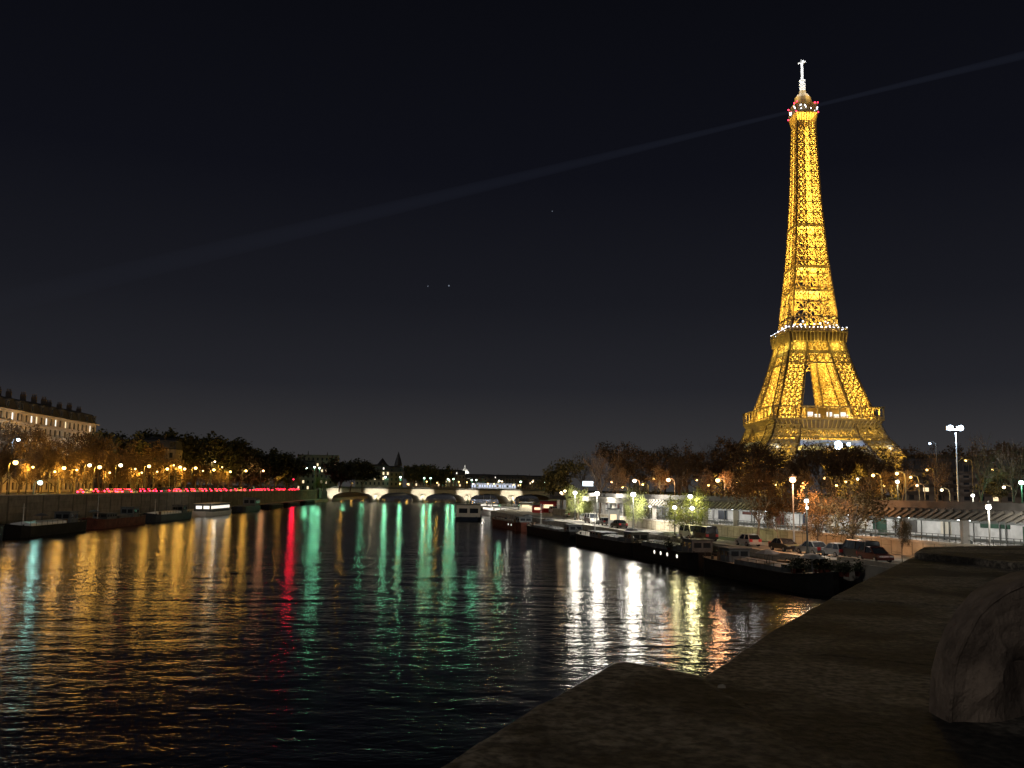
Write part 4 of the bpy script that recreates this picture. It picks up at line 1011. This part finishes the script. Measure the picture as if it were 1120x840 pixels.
# right bank barges, from the bridge towards the viewer; bow (+x) points to the bridge unless turned
x, y, a = right_boat(236, 3.4, 36); barge('river_barge', 'rust red flat barge moored farthest along the right quay', x, y, a, 36, 5.2, 'rust', 1.9, [(-15, -11, 1.5, .6)], (-9, 12, .4, 'deck'), 2, True, 0, seed=1, clutter=3)
x, y, a = right_boat(197, 3.3, 38); barge('river_barge', 'dark barge with a low flat hold next after the red one', x, y, a, 38, 5.0, 'black', 1.7, [(-17, -13.5, 1.6, .55)], (-11, 13, .5, 'tarp'), 0, True, 5, seed=2, clutter=4)
x, y, a = right_boat(158, 3.4, 37); barge('river_barge', 'dark houseboat with a row of lit portholes on the right quay', x, y, a, 37, 5.2, 'black', 1.9, [(-13, -9.5, 1.7, .55), (2, 9, .9, .55)], (-7, 1, .7, 'tarp'), 0, True, 4, seed=3, clutter=5)
hb4 = right_boat(132, 3.5, 30); x, y, a = hb4; b4 = barge('river_barge', 'black barge below the willow with four lit portholes', x, y, a, 26, 5.3, 'black', 2.0, [(-10, -6.8, 1.8, .55)], (-4.5, 8, .8, 'tarp'), 4, True, 0, seed=4, clutter=5)
x, y, a = right_boat(104.5, 3.6, 30); barge('river_barge', 'long black barge nearest the viewer, bow towards the parapet', x, y, a + math.pi, 27, 5.3, 'black', 1.8, [(-10, -7.2, 1.6, .5)], (-5, 6, .6, 'tarp'), 0, True, 0, seed=5, clutter=6)
deck_plants('dark shrubs in pots on the nearest barge deck', (rq(98) - 3.2, 98, 1.65), 7, 4)
deck_plants('dark potted greenery on the barge by the parked vans', (rq(128) - 3.4, 128, 1.85), 7, 6)
deck_plants('round dark bush on the bow of the nearest barge', (rq(90.5) - 2.6, 91.5, 1.9), 3, 9, .8)
# white houseboat and pontoon boats off the quay end
p = on(510, 570, 0); barge('houseboat', 'boxy pale houseboat seen end on at the tip of the quay', p.x, p.y + 13, math.pi / 2 + .05, 26, 8.0, 'navy', 1.0, [(-11, 9, 4.0, .92)], None, 0, True, 5, False, 'houseboat', house_m='cream', seed=6)
for px, py, Y, L, lit, lab, hm in ((541, 552, 345, 32, True, 'white lit tour boat moored behind the pale houseboat', 'white'), (567, 553, 330, 30, True, 'white lit tour boat closest to the round olive tree', 'white'), (533, 549, 420, 36, True, 'long lit tour boat farthest off below the bridge', 'cream')):
    p = at(px, py, Y); barge('tour_boat', lab, p.x, Y, math.pi / 2 + .2, L, 6.5, 'white' if hm == 'white' else 'green', 1.3, [(-L * .38, L * .3, 2.2, .85)], None, 0, True, 4 if px > 550 else 7, lit, 'tour boat', house_m=hm, seed=7)
    plight((p.x - 4, Y - 12, 5.5), (1, .92, .78), 1500, .3, None, 'deck_light')
# red kiosks and clutter on the far quay
for px, py, Y, sz, mm, lab in ((595, 556, 280, (5, 3.2, 3.4), 'red', 'red ticket kiosk at the end of the right quay'), (583, 559, 276, (3, 2.6, 2.2), 'red', 'small red stall left of the ticket kiosk'), (571, 556, 300, (4, 3, 2.6), 'cream', 'cream booth near the tour boats'), (663, 571, 178, (2.0, 2.4, 3.4), 'white', 'white booth standing on the quay behind the parked cars')):
    p = at(px, py, Y); o = empty('kiosk', (p.x + 1.5, Y, PORT), -.2); tag(o, lab, 'kiosk')
    b = MB(); b.box((0, 0, sz[2] / 2), sz); b.build('wall', M[mm], o)
    b = MB(); b.box((0, -.3, sz[2] + .08), (sz[0] + .6, sz[1] + 1.0, .16)); b.build('roof', M['tarp'], o)
    b = MB(); b.box((0, -sz[1] / 2 - .01, sz[2] * .55), (sz[0] * .6, .05, sz[2] * .32)); b.build('window', E['window'], o)
pl = at(578, 552, 296); plight((pl.x, pl.y, 7.5), (1, .9, .7), 2200, .3, None, 'deck_light'); 
# left bank boats
def left_boat(Y, dx): return wl(Y) + 7 + dx, Y, math.pi / 2 + .064
LB = [(143, 30, 5.4, 'navy', 2.4, [(-9, -3, 1.9, .7)], (0, 10, .8, 'cream'), 'dark barge cut by the left edge of the picture'),
      (178, 32, 5.2, 'black', 2.0, [(-12, -8, 2.2, .6)], (-6, 10, .7, 'white'), 'black barge with a pale hold cover, second from the left'),
      (214, 34, 5.2, 'rust', 2.0, [(-13, -9, 2.4, .6), (2, 8, 1.3, .6)], (-7, 1, .6, 'tarp'), 'rusty barge with two cabins in the left row'),
      (254, 36, 5.2, 'navy', 1.9, [(-14, -10, 2.2, .6)], (-8, 11, .7, 'white'), 'dark barge with a white cover before the lit boat')]
for i, (Y, L, B_, hl_, hh, hs_, ho, lab) in enumerate(LB):
    x, y, a = left_boat(Y, 3.2); barge('river_barge', lab, x, y, a + math.pi, L, B_, hl_, hh, hs_, ho, 0, True, 4 if i % 2 else 6, seed=20 + i, clutter=3)
x, y, a = left_boat(302, 3.6); barge('passenger_boat', 'white passenger boat with brightly lit cabin on the left bank', x, y, a, 34, 6, 'white', 1.4, [(-13, 11, 2.6, .86)], None, 0, True, 5, True, 'passenger boat', seed=30)
plight((x + 5, y - 14, 6), (1, .88, .65), 220, .3, None, 'deck_light')
x, y, a = left_boat(352, 3.4); barge('passenger_boat', 'grey boat with a tall windowed wheelhouse on the left bank', x, y, a, 32, 5.6, 'navy', 1.8, [(4, 12, 3.4, .85)], (-12, 2, .6, 'tarp'), 0, True, 4, seed=31, cat='passenger boat')
for i, (Y, L) in enumerate(((405, 34), (450, 36), (500, 36))):
    x, y, a = left_boat(Y, 3.0); barge('river_barge', ('low dark barge just beyond the windowed boat', 'middle low dark barge of the far left row', 'low dark barge nearest the left bridge head')[i], x, y, a, L, 5, 'black', 1.5, None, (-11, 10, .5, 'tarp'), 0, False, 0, seed=40 + i)

# ------------------------------------------------------------------ buildings
wm = MB(); wm.box((0, 0, 0), (1.3, .06, 2.1)); w_dark = wm.mesh('pane', M['glass']); w_lit = wm.mesh('pane', E['window']); w_white = wm.mesh('pane', E['window_white']); w_blue = wm.mesh('pane', E['window_blue'])
def building(name, label, x, y, z, rz, Wd, D, floors, seed, lit=.12, fm='facade', fh=3.3, bays=None, mansard=True, chim=3, blue=False, cat='building', balcony=True, topwhite=0, grp=None):
    rn = random.Random(seed); o = empty(name, (x, y, z), rz); tag(o, label, cat, grp); bays = bays or int(Wd / 3.1); H = floors * fh
    b = MB(); ww, whh, rec = 1.3, 2.1, .28
    cell = Wd / bays
    for f in range(floors):          # street face with real openings
        z0 = f * fh; s0, s1 = z0 + .75, z0 + .75 + whh
        b.add([(-Wd / 2, 0, z0), (Wd / 2, 0, z0), (Wd / 2, 0, s0), (-Wd / 2, 0, s0)], [(0, 1, 2, 3)])
        b.add([(-Wd / 2, 0, s1), (Wd / 2, 0, s1), (Wd / 2, 0, z0 + fh), (-Wd / 2, 0, z0 + fh)], [(0, 1, 2, 3)])
        for k in range(bays + 1):
            xa = -Wd / 2 if k == 0 else -Wd / 2 + cell * (k - .5) + ww / 2; xb = Wd / 2 if k == bays else -Wd / 2 + cell * (k + .5) - ww / 2
            b.add([(xa, 0, s0), (xb, 0, s0), (xb, 0, s1), (xa, 0, s1)], [(0, 1, 2, 3)])
        for k in range(bays):
            xc = -Wd / 2 + cell * (k + .5); xa, xb = xc - ww / 2, xc + ww / 2
            b.add([(xa, 0, s0), (xb, 0, s0), (xb, 0, s1), (xa, 0, s1), (xa, rec, s0), (xb, rec, s0), (xb, rec, s1), (xa, rec, s1)], [(0, 1, 5, 4), (1, 2, 6, 5), (2, 3, 7, 6), (3, 0, 4, 7)])
    b.add([(-Wd / 2, 0, 0), (Wd / 2, 0, 0), (Wd / 2, D, 0), (-Wd / 2, D, 0), (-Wd / 2, 0, H), (Wd / 2, 0, H), (Wd / 2, D, H), (-Wd / 2, D, H)], [(1, 2, 6, 5), (2, 3, 7, 6), (3, 0, 4, 7), (4, 5, 6, 7)])
    wall = b.build('wall', M[fm], o)
    if balcony:
        c = MB()
        for f in range(floors):
            big = f in (1, floors - 2, floors - 1); c.box((0, -.25 if big else -.1, f * fh + .35), (Wd + .1, .9 if big else .3, .22))
        c.box((0, -.35, H + .12), (Wd + .4, 1.0, .3)); c.build('cornice', M[fm], wall)
        c = MB()
        for f in (1, floors - 2): 
            c.box((0, -.66, f * fh + 1.15), (Wd, .05, .06))
            for k in range(int(Wd / .5)): c.box((-Wd / 2 + k * .5 + .2, -.66, f * fh + .8), (.05, .04, .68))
        c.build('balcony_railing', M['post'], wall)
    cnt = 0
    for f in range(floors):
        for k in range(bays):
            if cnt >= 98: break
            cnt += 1; r = rn.random(); q = link('window', (w_blue if blue else w_lit) if r < lit else w_white if r < lit + topwhite * (f == floors - 1) else w_dark, o); q.location = (-Wd / 2 + cell * (k + .5), rec + .04, f * fh + .75 + whh / 2)
    if mansard:
        c = MB(); rh = 3.6; i_ = 1.3
        c.add([(-Wd / 2, -.1, H + .27), (Wd / 2, -.1, H + .27), (Wd / 2, D, H + .27), (-Wd / 2, D, H + .27), (-Wd / 2 + .3, i_, H + rh), (Wd / 2 - .3, i_, H + rh), (Wd / 2 - .3, D - i_, H + rh), (-Wd / 2 + .3, D - i_, H + rh), (-Wd / 2 + 2, D / 2, H + rh + 1.3), (Wd / 2 - 2, D / 2, H + rh + 1.3)],
              [(0, 1, 5, 4), (1, 2, 6, 5), (2, 3, 7, 6), (3, 0, 4, 7), (4, 5, 9, 8), (6, 7, 8, 9), (5, 6, 9), (7, 4, 8)])
        roof = c.build('roof', M['zinc'], o)
        for k in range(bays):
            if k % 2: continue
            xc = -Wd / 2 + cell * (k + .5); c = MB(); c.box((xc, .75, H + 1.75), (1.5, 1.5, 2.3)); c.box((xc, .6, H + 2.98), (1.8, 1.9, .16)); dm = c.build('dormer', M['zinc'], roof)
            q = link('dormer_window', w_white if rn.random() < lit else w_dark, o); q.location = (xc, -.03, H + 1.7); q.scale = (.75, 1, .75)
    else:
        c = MB(); c.box((0, D / 2, H + .35), (Wd + .3, D + .3, .7)); roof = c.build('roof', M['dark_concrete'], o)
    for k in range(chim):
        c = MB(); xc = -Wd / 2 + Wd * (k + .5) / chim + rn.uniform(-1, 1); hz = rn.uniform(.7, 1.9); zt_ = H + (4.0 if mansard else .5); c.box((xc, D / 2 - 2, zt_ + hz / 2), (.55, 1.6, hz + 1.0))
        for j in range(3): c.lathe((xc, D / 2 - 2.5 + j * .5, zt_ + hz + .5), [(.16, 0), (.13, .8)], 6)
        c.build('chimney', M['brick'], roof)
    return o
# apartment blocks above the left bank trees
fa = math.pi / 2 + .03
HB = [(225, 7, 'nearest apartment block at the left edge, floodlit upper floors', .04, .12), (254, 7, 'second apartment block from the left edge with pale upper floors', .05, .14), (283, 7, 'third apartment block with bright white top floor windows', .05, .3), (311, 7, 'last apartment block of the left row, ending in a lit corner', .07, .1)]
for i, (Y, fl_, lab, lit, tw) in enumerate(HB):
    xb = wl(Y) - 39; building('apartment_building', lab, xb, Y, LST, fa, 28.4, 14, fl_, 60 + i, lit, 'facade', 3.35, None, True, 4, topwhite=tw)
    for k in range(3):
        q = Vector((xb + 7, Y - 9.5 + k * 9.5, LST + 16.5)); plight(q, (1, .86, .72), (900, 650, 240, 430)[i], .4, None, 'facade_light')
# hill buildings
for i, (px, py, Y, Wd, fl_, lab, lit, mz) in enumerate(((168, 477, 372, 18, 4, 'dark hillside building with a few lit upper windows', .12, True), (134, 481, 345, 16, 4, 'low hillside building behind trees with small lights', .12, True), (348, 491, 690, 30, 6, 'hillside apartment block with bright lit top floors', .30, False), (330, 503, 660, 20, 4, 'small block left of the bright hillside block', .12, True),
        (408, 508, 700, 26, 4, 'pale low building on the ridge beyond the bridge', .15, True), (424, 510, 720, 24, 4, 'pale gabled building beside the dark spire', .1, True), (466, 513, 840, 34, 4, 'long low building behind the middle bridge lamps', .15, True), (492, 514, 880, 30, 4, 'low building left of the lit dome', .15, True))):
    p = at(px, py, Y); z = hillz(p.x, p.y); H = p.z - z; fh = max(2.9, H / (fl_ + 1.2)); building('hillside_building', lab, p.x, p.y, z, .12, Wd, 12, fl_, 80 + i, lit, 'dim_facade', fh, None, mz, 2, balcony=False)
    if i in (4, 5): plight((p.x + 2, p.y - 14, z + H * .6), (1, .8, .5), 900, .4, None, 'facade_light')
# long cold lit pavilion beyond the bridge
p = at(540, 531, 900); building('exhibition_pavilion', 'long pavilion lit cold blue white beyond the right half of the bridge', p.x, 900, 6, 0, 44, 14, 2, 97, .85, 'white_wall', 4.4, 18, False, 0, True, balcony=False)
for k in range(4): plight((p.x - 18 + 12 * k, 888, 12), (.72, .80, 1), 2600, .4, None, 'facade_light')
for i, (px, w_) in enumerate(((520, 40), (556, 46), (588, 40))):
    q = at(px, 519 + i, 1050); building('distant_building', ('leftmost dark distant block behind the cold lit pavilion', 'middle dark distant block behind the cold lit pavilion', 'rightmost dark distant block by the olive tree')[i], q.x, 1050, 6, 0, w_, 14, 5, 120 + i, .06, 'dim_facade', max(2.6, (q.z - 6) / 6.4), None, True, 2, balcony=False)
# pale building behind the bare trees at right
for i, (px, py, Y, Wd, lab) in enumerate(((1020, 507, 235, 14, 'pale building behind the left bare trees at right'), (1088, 511, 225, 16, 'pale low building behind the bare trees at the right edge'))):
    p = at(px, py, Y); H = p.z - STREET; building('street_building', lab, p.x, Y, STREET, -.35, Wd, 12, 4, 130 + i, .10, 'dim_facade', H / 5.2, None, True, 0, balcony=False)
    plight((p.x - 4, Y - 14, STREET + 5), (.75, .82, 1), 300, .4, None, 'facade_light')
# spires and dome
p = at(436, 494, 900); o = empty('church_spire', (p.x, p.y, LST)); tag(o, 'dark pointed church spire on the skyline', 'church spire'); H = p.z - LST
b = MB(); b.box((0, 0, H * .32), (6, 6, H * .64)); b.build('tower', M['dim_facade'], o); b = MB(); b.lathe((0, 0, H * .64), [(4.0, 0), (2.7, H * .14), (.15, H * .36)], 8); b.build('spire', M['zinc'], o)
b = MB()
for k in range(4): b.box(((3.03) * math.cos(k * math.pi / 2), 3.03 * math.sin(k * math.pi / 2), H * .5), (.9 if k % 2 else .15, .15 if k % 2 else .9, 3.4))
b.build('window', M['glass'], o)
p = at(418.5, 501, 860); o = empty('roof_turret', (p.x, p.y, LST)); tag(o, 'short dark turret with a pyramid roof left of the spire', 'turret'); H = p.z - LST
b = MB(); b.box((0, 0, H * .4), (6.4, 6.4, H * .8)); b.build('tower', M['dim_facade'], o); b = MB(); b.lathe((0, 0, H * .8), [(4.9, 0), (.2, H * .2)], 4); b.build('roof', M['zinc'], o)
p = at(508.5, 512, 1180); o = empty('domed_church', (p.x, p.y, 6)); tag(o, 'small white lit dome on the distant skyline', 'dome'); H = p.z - 6
b = MB(); b.lathe((0, 0, 0), [(7, 0), (7, H * .62), (5.2, H * .63), (5.2, H * .8)], 14); b.build('drum', M['white_wall'], o)
b = MB(); b.lathe((0, 0, H * .8), [(5.3, 0), (4.6, H * .08), (2.6, H * .16), (.9, H * .19), (.8, H * .26), (.1, H * .36)], 14); b.build('dome', M['white_wall'], o, True)
for a in (-2.3, -.8): plight((14 * math.cos(a), 14 * math.sin(a), H * .75), (1, .96, .85), 16000, .4, o, 'floodlight')
# lit arched footbridge beyond
fa_, fb_ = at(558, 538, 1050), at(597, 538, 1080); o = empty('arched_footbridge', (0, 0, 0)); tag(o, 'white lit arched footbridge beyond the stone bridge', 'footbridge')
b = MB(); l_ = MB(); pv_ = None
for i in range(21):
    t = i / 20; q = fa_.lerp(fb_, t); zz = 5.5 + 8.5 * math.sin(math.pi * t); c_ = Vector((q.x, q.y, zz))
    if pv_: b.bar(pv_, c_, .9); l_.bar(pv_ + Vector((0, -.6, .5)), c_ + Vector((0, -.6, .5)), .45)
    b.bar(c_, (q.x, q.y, 7.5), .25); pv_ = c_
b.bar((fa_.x - 30, fa_.y, 7.5), (fb_.x + 30, fb_.y, 7.5), 2.5, .6); b.build('arch', M['white_metal'], o); l_.build('light_strip', E['head'], o)

# lit sign behind the quay trees
p = at(643, 529, 232); o = empty('sign_board', (p.x, p.y, STREET)); tag(o, 'small cold white lit sign on a post above the first quay lamps', 'sign'); h = p.z - STREET
b = MB(); b.bar((0, .2, 0), (0, .2, h), .2); b.box((0, .1, h), (3.0, .2, 1.5)); b.build('panel', M['post'], o)
b = MB(); b.box((0, -.03, h), (2.7, .05, 1.2)); b.build('face', emit('sign face', (.75, .9, 1), 2.2), o)
# people-scale quay furniture: railings and steps at the near end of the quay
o = empty('quay_edge_wall', (0, 0, 0)); tag(o, 'low pale concrete kerb wall along the near edge of the right quay', 'kerb wall')
w_ = strip('wall', lambda y: rq(y) + .3, lambda y: rq(y) + .75, PORT, PORT + .45, M['pale_stone'], [74, 84, 92, 98]); w_.parent = o
g = strip('grass', lambda y: rq(y) + 5.4, lambda y: rf(y) - .4, PORT, PORT + .006, M['grass'], [132, 140, 150, 160]); tag(g, 'patch of grass below the willow', 'grass', None, 'stuff')

# ------------------------------------------------------------------ foreground parapet of the bridge the viewer stands on
ST = stone_blocks('weathered parapet stone', (.30, .275, .235), 3.2, 3.2, .3)
def parapet_mat():
    m = mat('worn parapet stone with painted shade', (.31, .285, .245), .9, 0, .6, 9, .045, detail=14); t = m.node_tree; b = t.nodes['Principled BSDF']
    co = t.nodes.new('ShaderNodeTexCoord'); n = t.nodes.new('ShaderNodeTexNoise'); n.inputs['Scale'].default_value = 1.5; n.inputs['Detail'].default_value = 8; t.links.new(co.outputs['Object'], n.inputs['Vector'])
    r = t.nodes.new('ShaderNodeValToRGB'); r.color_ramp.elements[0].position = .45; r.color_ramp.elements[0].color = (.22, .22, .22, 1); r.color_ramp.elements[1].position = .57; r.color_ramp.elements[1].color = (1, 1, 1, 1); t.links.new(n.outputs['Fac'], r.inputs[0])  # broad noise patches paint patches of shadow into the stone colour
    f = t.nodes.new('ShaderNodeTexNoise'); f.inputs['Scale'].default_value = 38; f.inputs['Detail'].default_value = 8; t.links.new(co.outputs['Object'], f.inputs['Vector'])
    fr = t.nodes.new('ShaderNodeValToRGB'); fr.color_ramp.elements[0].position = .38; fr.color_ramp.elements[0].color = (.35, .34, .32, 1); fr.color_ramp.elements[1].position = .64; fr.color_ramp.elements[1].color = (1.3, 1.25, 1.15, 1); t.links.new(f.outputs['Fac'], fr.inputs[0])
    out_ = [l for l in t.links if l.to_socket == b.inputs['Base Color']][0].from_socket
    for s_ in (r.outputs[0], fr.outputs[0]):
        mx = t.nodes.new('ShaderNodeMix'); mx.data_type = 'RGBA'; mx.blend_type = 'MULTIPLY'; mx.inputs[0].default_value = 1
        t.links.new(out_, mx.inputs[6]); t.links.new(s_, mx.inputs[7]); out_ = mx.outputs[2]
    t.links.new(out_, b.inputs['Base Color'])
    bb_ = t.nodes.new('ShaderNodeBump'); bb_.inputs['Distance'].default_value = .006; t.links.new(f.outputs['Fac'], bb_.inputs['Height'])
    t.links.new([l for l in t.links if l.to_socket == b.inputs['Normal']][0].from_socket, bb_.inputs['Normal']); t.links.new(bb_.outputs[0], b.inputs['Normal']); return m
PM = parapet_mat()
def slab(name, poly, ztop_, zbot, m, parent, bev=.03, seed=1, rough=.006):
    """thick stone slab with worn, rounded upper edges and a finely uneven top"""
    import bmesh
    from mathutils import noise
    dense = []
    for i in range(len(poly)):      # worn, slightly wavering edges
        a, b_ = Vector(poly[i][:2]), Vector(poly[(i + 1) % len(poly)][:2]); L = (b_ - a).length; n = max(1, min(60, int(L / .07))); nr = Vector((b_.y - a.y, a.x - b_.x)).normalized()
        for k in range(n):
            q = a.lerp(b_, k / n); w_ = noise.noise(Vector((q.x * 5, q.y * 5, seed))) * .007 + min(0, noise.noise(Vector((q.x * 17, q.y * 17, 3.1))) + .25) * .022
            dense.append(tuple(q + nr * (w_ if k else 0)))
    poly = dense
    bm = bmesh.new(); vs = [bm.verts.new((p[0], p[1], ztop_)) for p in poly]; f = bm.faces.new(vs); f.normal_update()
    if f.normal.z < 0: f.normal_flip()
    ex = bmesh.ops.extrude_face_region(bm, geom=[f]); nv = [e for e in ex['geom'] if isinstance(e, bmesh.types.BMVert)]
    for v in nv: v.co.z = zbot
    bmesh.ops.recalc_face_normals(bm, faces=bm.faces)
    te = [e for e in bm.edges if all(abs(v.co.z - ztop_) < 1e-4 for v in e.verts)]
    bmesh.ops.bevel(bm, geom=te, offset=bev, segments=3, affect='EDGES', profile=.6)
    me = bpy.data.meshes.new(name); bm.to_mesh(me); bm.free(); me.materials.append(m)
    return link(name, me, parent)
ZP = CAM_Z - .55
P2 = lambda px, py, z=ZP: (on(px, py, z).x, on(px, py, z).y)
par = empty('stone_parapet', (0, 0, 0)); tag(par, 'broad dark stone parapet running away from the viewer at lower right', 'parapet')
far_e = [P2(772, 738), P2(842, 690), P2(920, 647), P2(1003, 606)]
cop = [P2(620, 800), far_e[0], far_e[1], far_e[2], far_e[3], P2(1075, 606), P2(1300, 640), (2.9, .2), (.6, .2)]
def clip(poly, nrm, c0):
    r = []
    for i in range(len(poly)):
        a, b_ = poly[i], poly[(i + 1) % len(poly)]; da, db = a[0] * nrm[0] + a[1] * nrm[1] - c0, b_[0] * nrm[0] + b_[1] * nrm[1] - c0
        if da >= 0: r.append(a)
        if da * db < 0: t = da / (da - db); r.append((a[0] + (b_[0] - a[0]) * t, a[1] + (b_[1] - a[1]) * t))
    return r
nd = Vector((far_e[3][0] - far_e[0][0], far_e[3][1] - far_e[0][1])).normalized()
cuts = [-9, 3.35, 5.15, 6.9, 99]
for k in range(4):
    q = clip(clip(cop, (nd.x, nd.y), cuts[k] + .004), (-nd.x, -nd.y), -cuts[k + 1] + .004)
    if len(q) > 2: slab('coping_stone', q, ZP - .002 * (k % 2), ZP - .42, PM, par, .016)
Z2P = ZP + .012
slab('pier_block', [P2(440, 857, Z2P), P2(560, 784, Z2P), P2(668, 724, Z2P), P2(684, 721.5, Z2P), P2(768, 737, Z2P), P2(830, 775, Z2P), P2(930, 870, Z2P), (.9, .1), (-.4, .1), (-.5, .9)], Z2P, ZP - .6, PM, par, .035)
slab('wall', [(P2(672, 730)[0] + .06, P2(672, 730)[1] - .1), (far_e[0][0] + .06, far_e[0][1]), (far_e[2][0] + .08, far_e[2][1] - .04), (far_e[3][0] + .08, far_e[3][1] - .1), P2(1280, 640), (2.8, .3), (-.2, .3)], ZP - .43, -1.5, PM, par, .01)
# turning end of the parapet
te_ = empty('parapet_end_block', (0, 0, 0)); tag(te_, 'dark stone end block where the parapet turns to the right', 'stone block')
ZE = CAM_Z - .50
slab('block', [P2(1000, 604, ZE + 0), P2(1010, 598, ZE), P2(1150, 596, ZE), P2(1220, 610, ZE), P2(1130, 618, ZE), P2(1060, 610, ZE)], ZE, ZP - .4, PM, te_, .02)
# rounded carved end stone standing on the parapet at right
sc_ = empty('carved_end_stone', (0, 0, 0)); tag(sc_, 'rounded upright stone with a worn carved face at lower right', 'carved stone')
SHX = 20
out = [(1016, 800), (1017, 772), (1019, 742), (1024, 716), (1033, 692), (1046, 671), (1063, 653), (1084, 640), (1108, 631), (1140, 624), (1200, 618), (1290, 622), (1290, 930), (1060, 930), (1030, 860)]
def SD(px, py): return 2.30 + max(0, (px - 1016)) * .0006
import bmesh
bm = bmesh.new()
loops = []
out = [(a + SHX, b_) for a, b_ in out]
cen = (1100, 735)
def ringp(k, dy):
    r = []
    for px, py in out:
        qx, qy = cen[0] + (px - cen[0]) * k, cen[1] + (py - cen[1]) * k
        p = at(qx, qy, SD(px, py)); r.append(bm.verts.new((p.x, p.y + dy, p.z)))
    return r
L0 = ringp(1.0, .10); L1 = ringp(1.0, .02); L2 = ringp(.985, 0); L3 = ringp(.93, .0); L4 = ringp(.915, .004); L5 = ringp(.70, .006); L6 = ringp(.50, -.004); L7 = ringp(.30, -.018); L8 = ringp(.12, -.02)
LS = [L0, L1, L2, L3, L4, L5, L6, L7, L8]
for a, b_ in zip(LS[:-1], LS[1:]):
    for i in range(len(a)):
        j = (i + 1) % len(a); bm.faces.new((a[i], a[j], b_[j], b_[i]))
bm.faces.new(L8); bm.faces.new(L0[::-1]); bmesh.ops.recalc_face_normals(bm, faces=bm.faces)
bmesh.ops.subdivide_edges(bm, edges=bm.edges[:], cuts=3, use_grid_fill=True)
from mathutils import noise
for v in bm.verts:
    n_ = noise.noise(v.co * 4.5) * .03 + noise.noise(v.co * 13) * .014 + noise.noise(v.co * 40) * .004; v.co.y += n_; v.co.x += n_ * .3
me = bpy.data.meshes.new('block'); bm.to_mesh(me); bm.free()
me.materials.append(mat('carved stone', (.33, .255, .195), .9, 0, .5, 9, .03, detail=14)); link('block', me, sc_)

# a pale scrap and dead leaves lying on the parapet
q = on(789, 752, ZP + .014); b = MB(); b.add([(-.012, -.006, 0), (.011, -.008, 0), (.014, .007, .004), (-.009, .009, .002), (-.008, -.003, .008), (.006, -.002, .009), (.007, .004, .009)], [(0, 3, 2, 1), (0, 1, 5, 4), (1, 2, 6, 5), (2, 3, 4, 6), (3, 0, 4), (4, 5, 6)])
o = b.build('pebble', M['pale_stone']); o.location = q; tag(o, 'tiny pale pebble lying on the dark parapet', 'pebble')
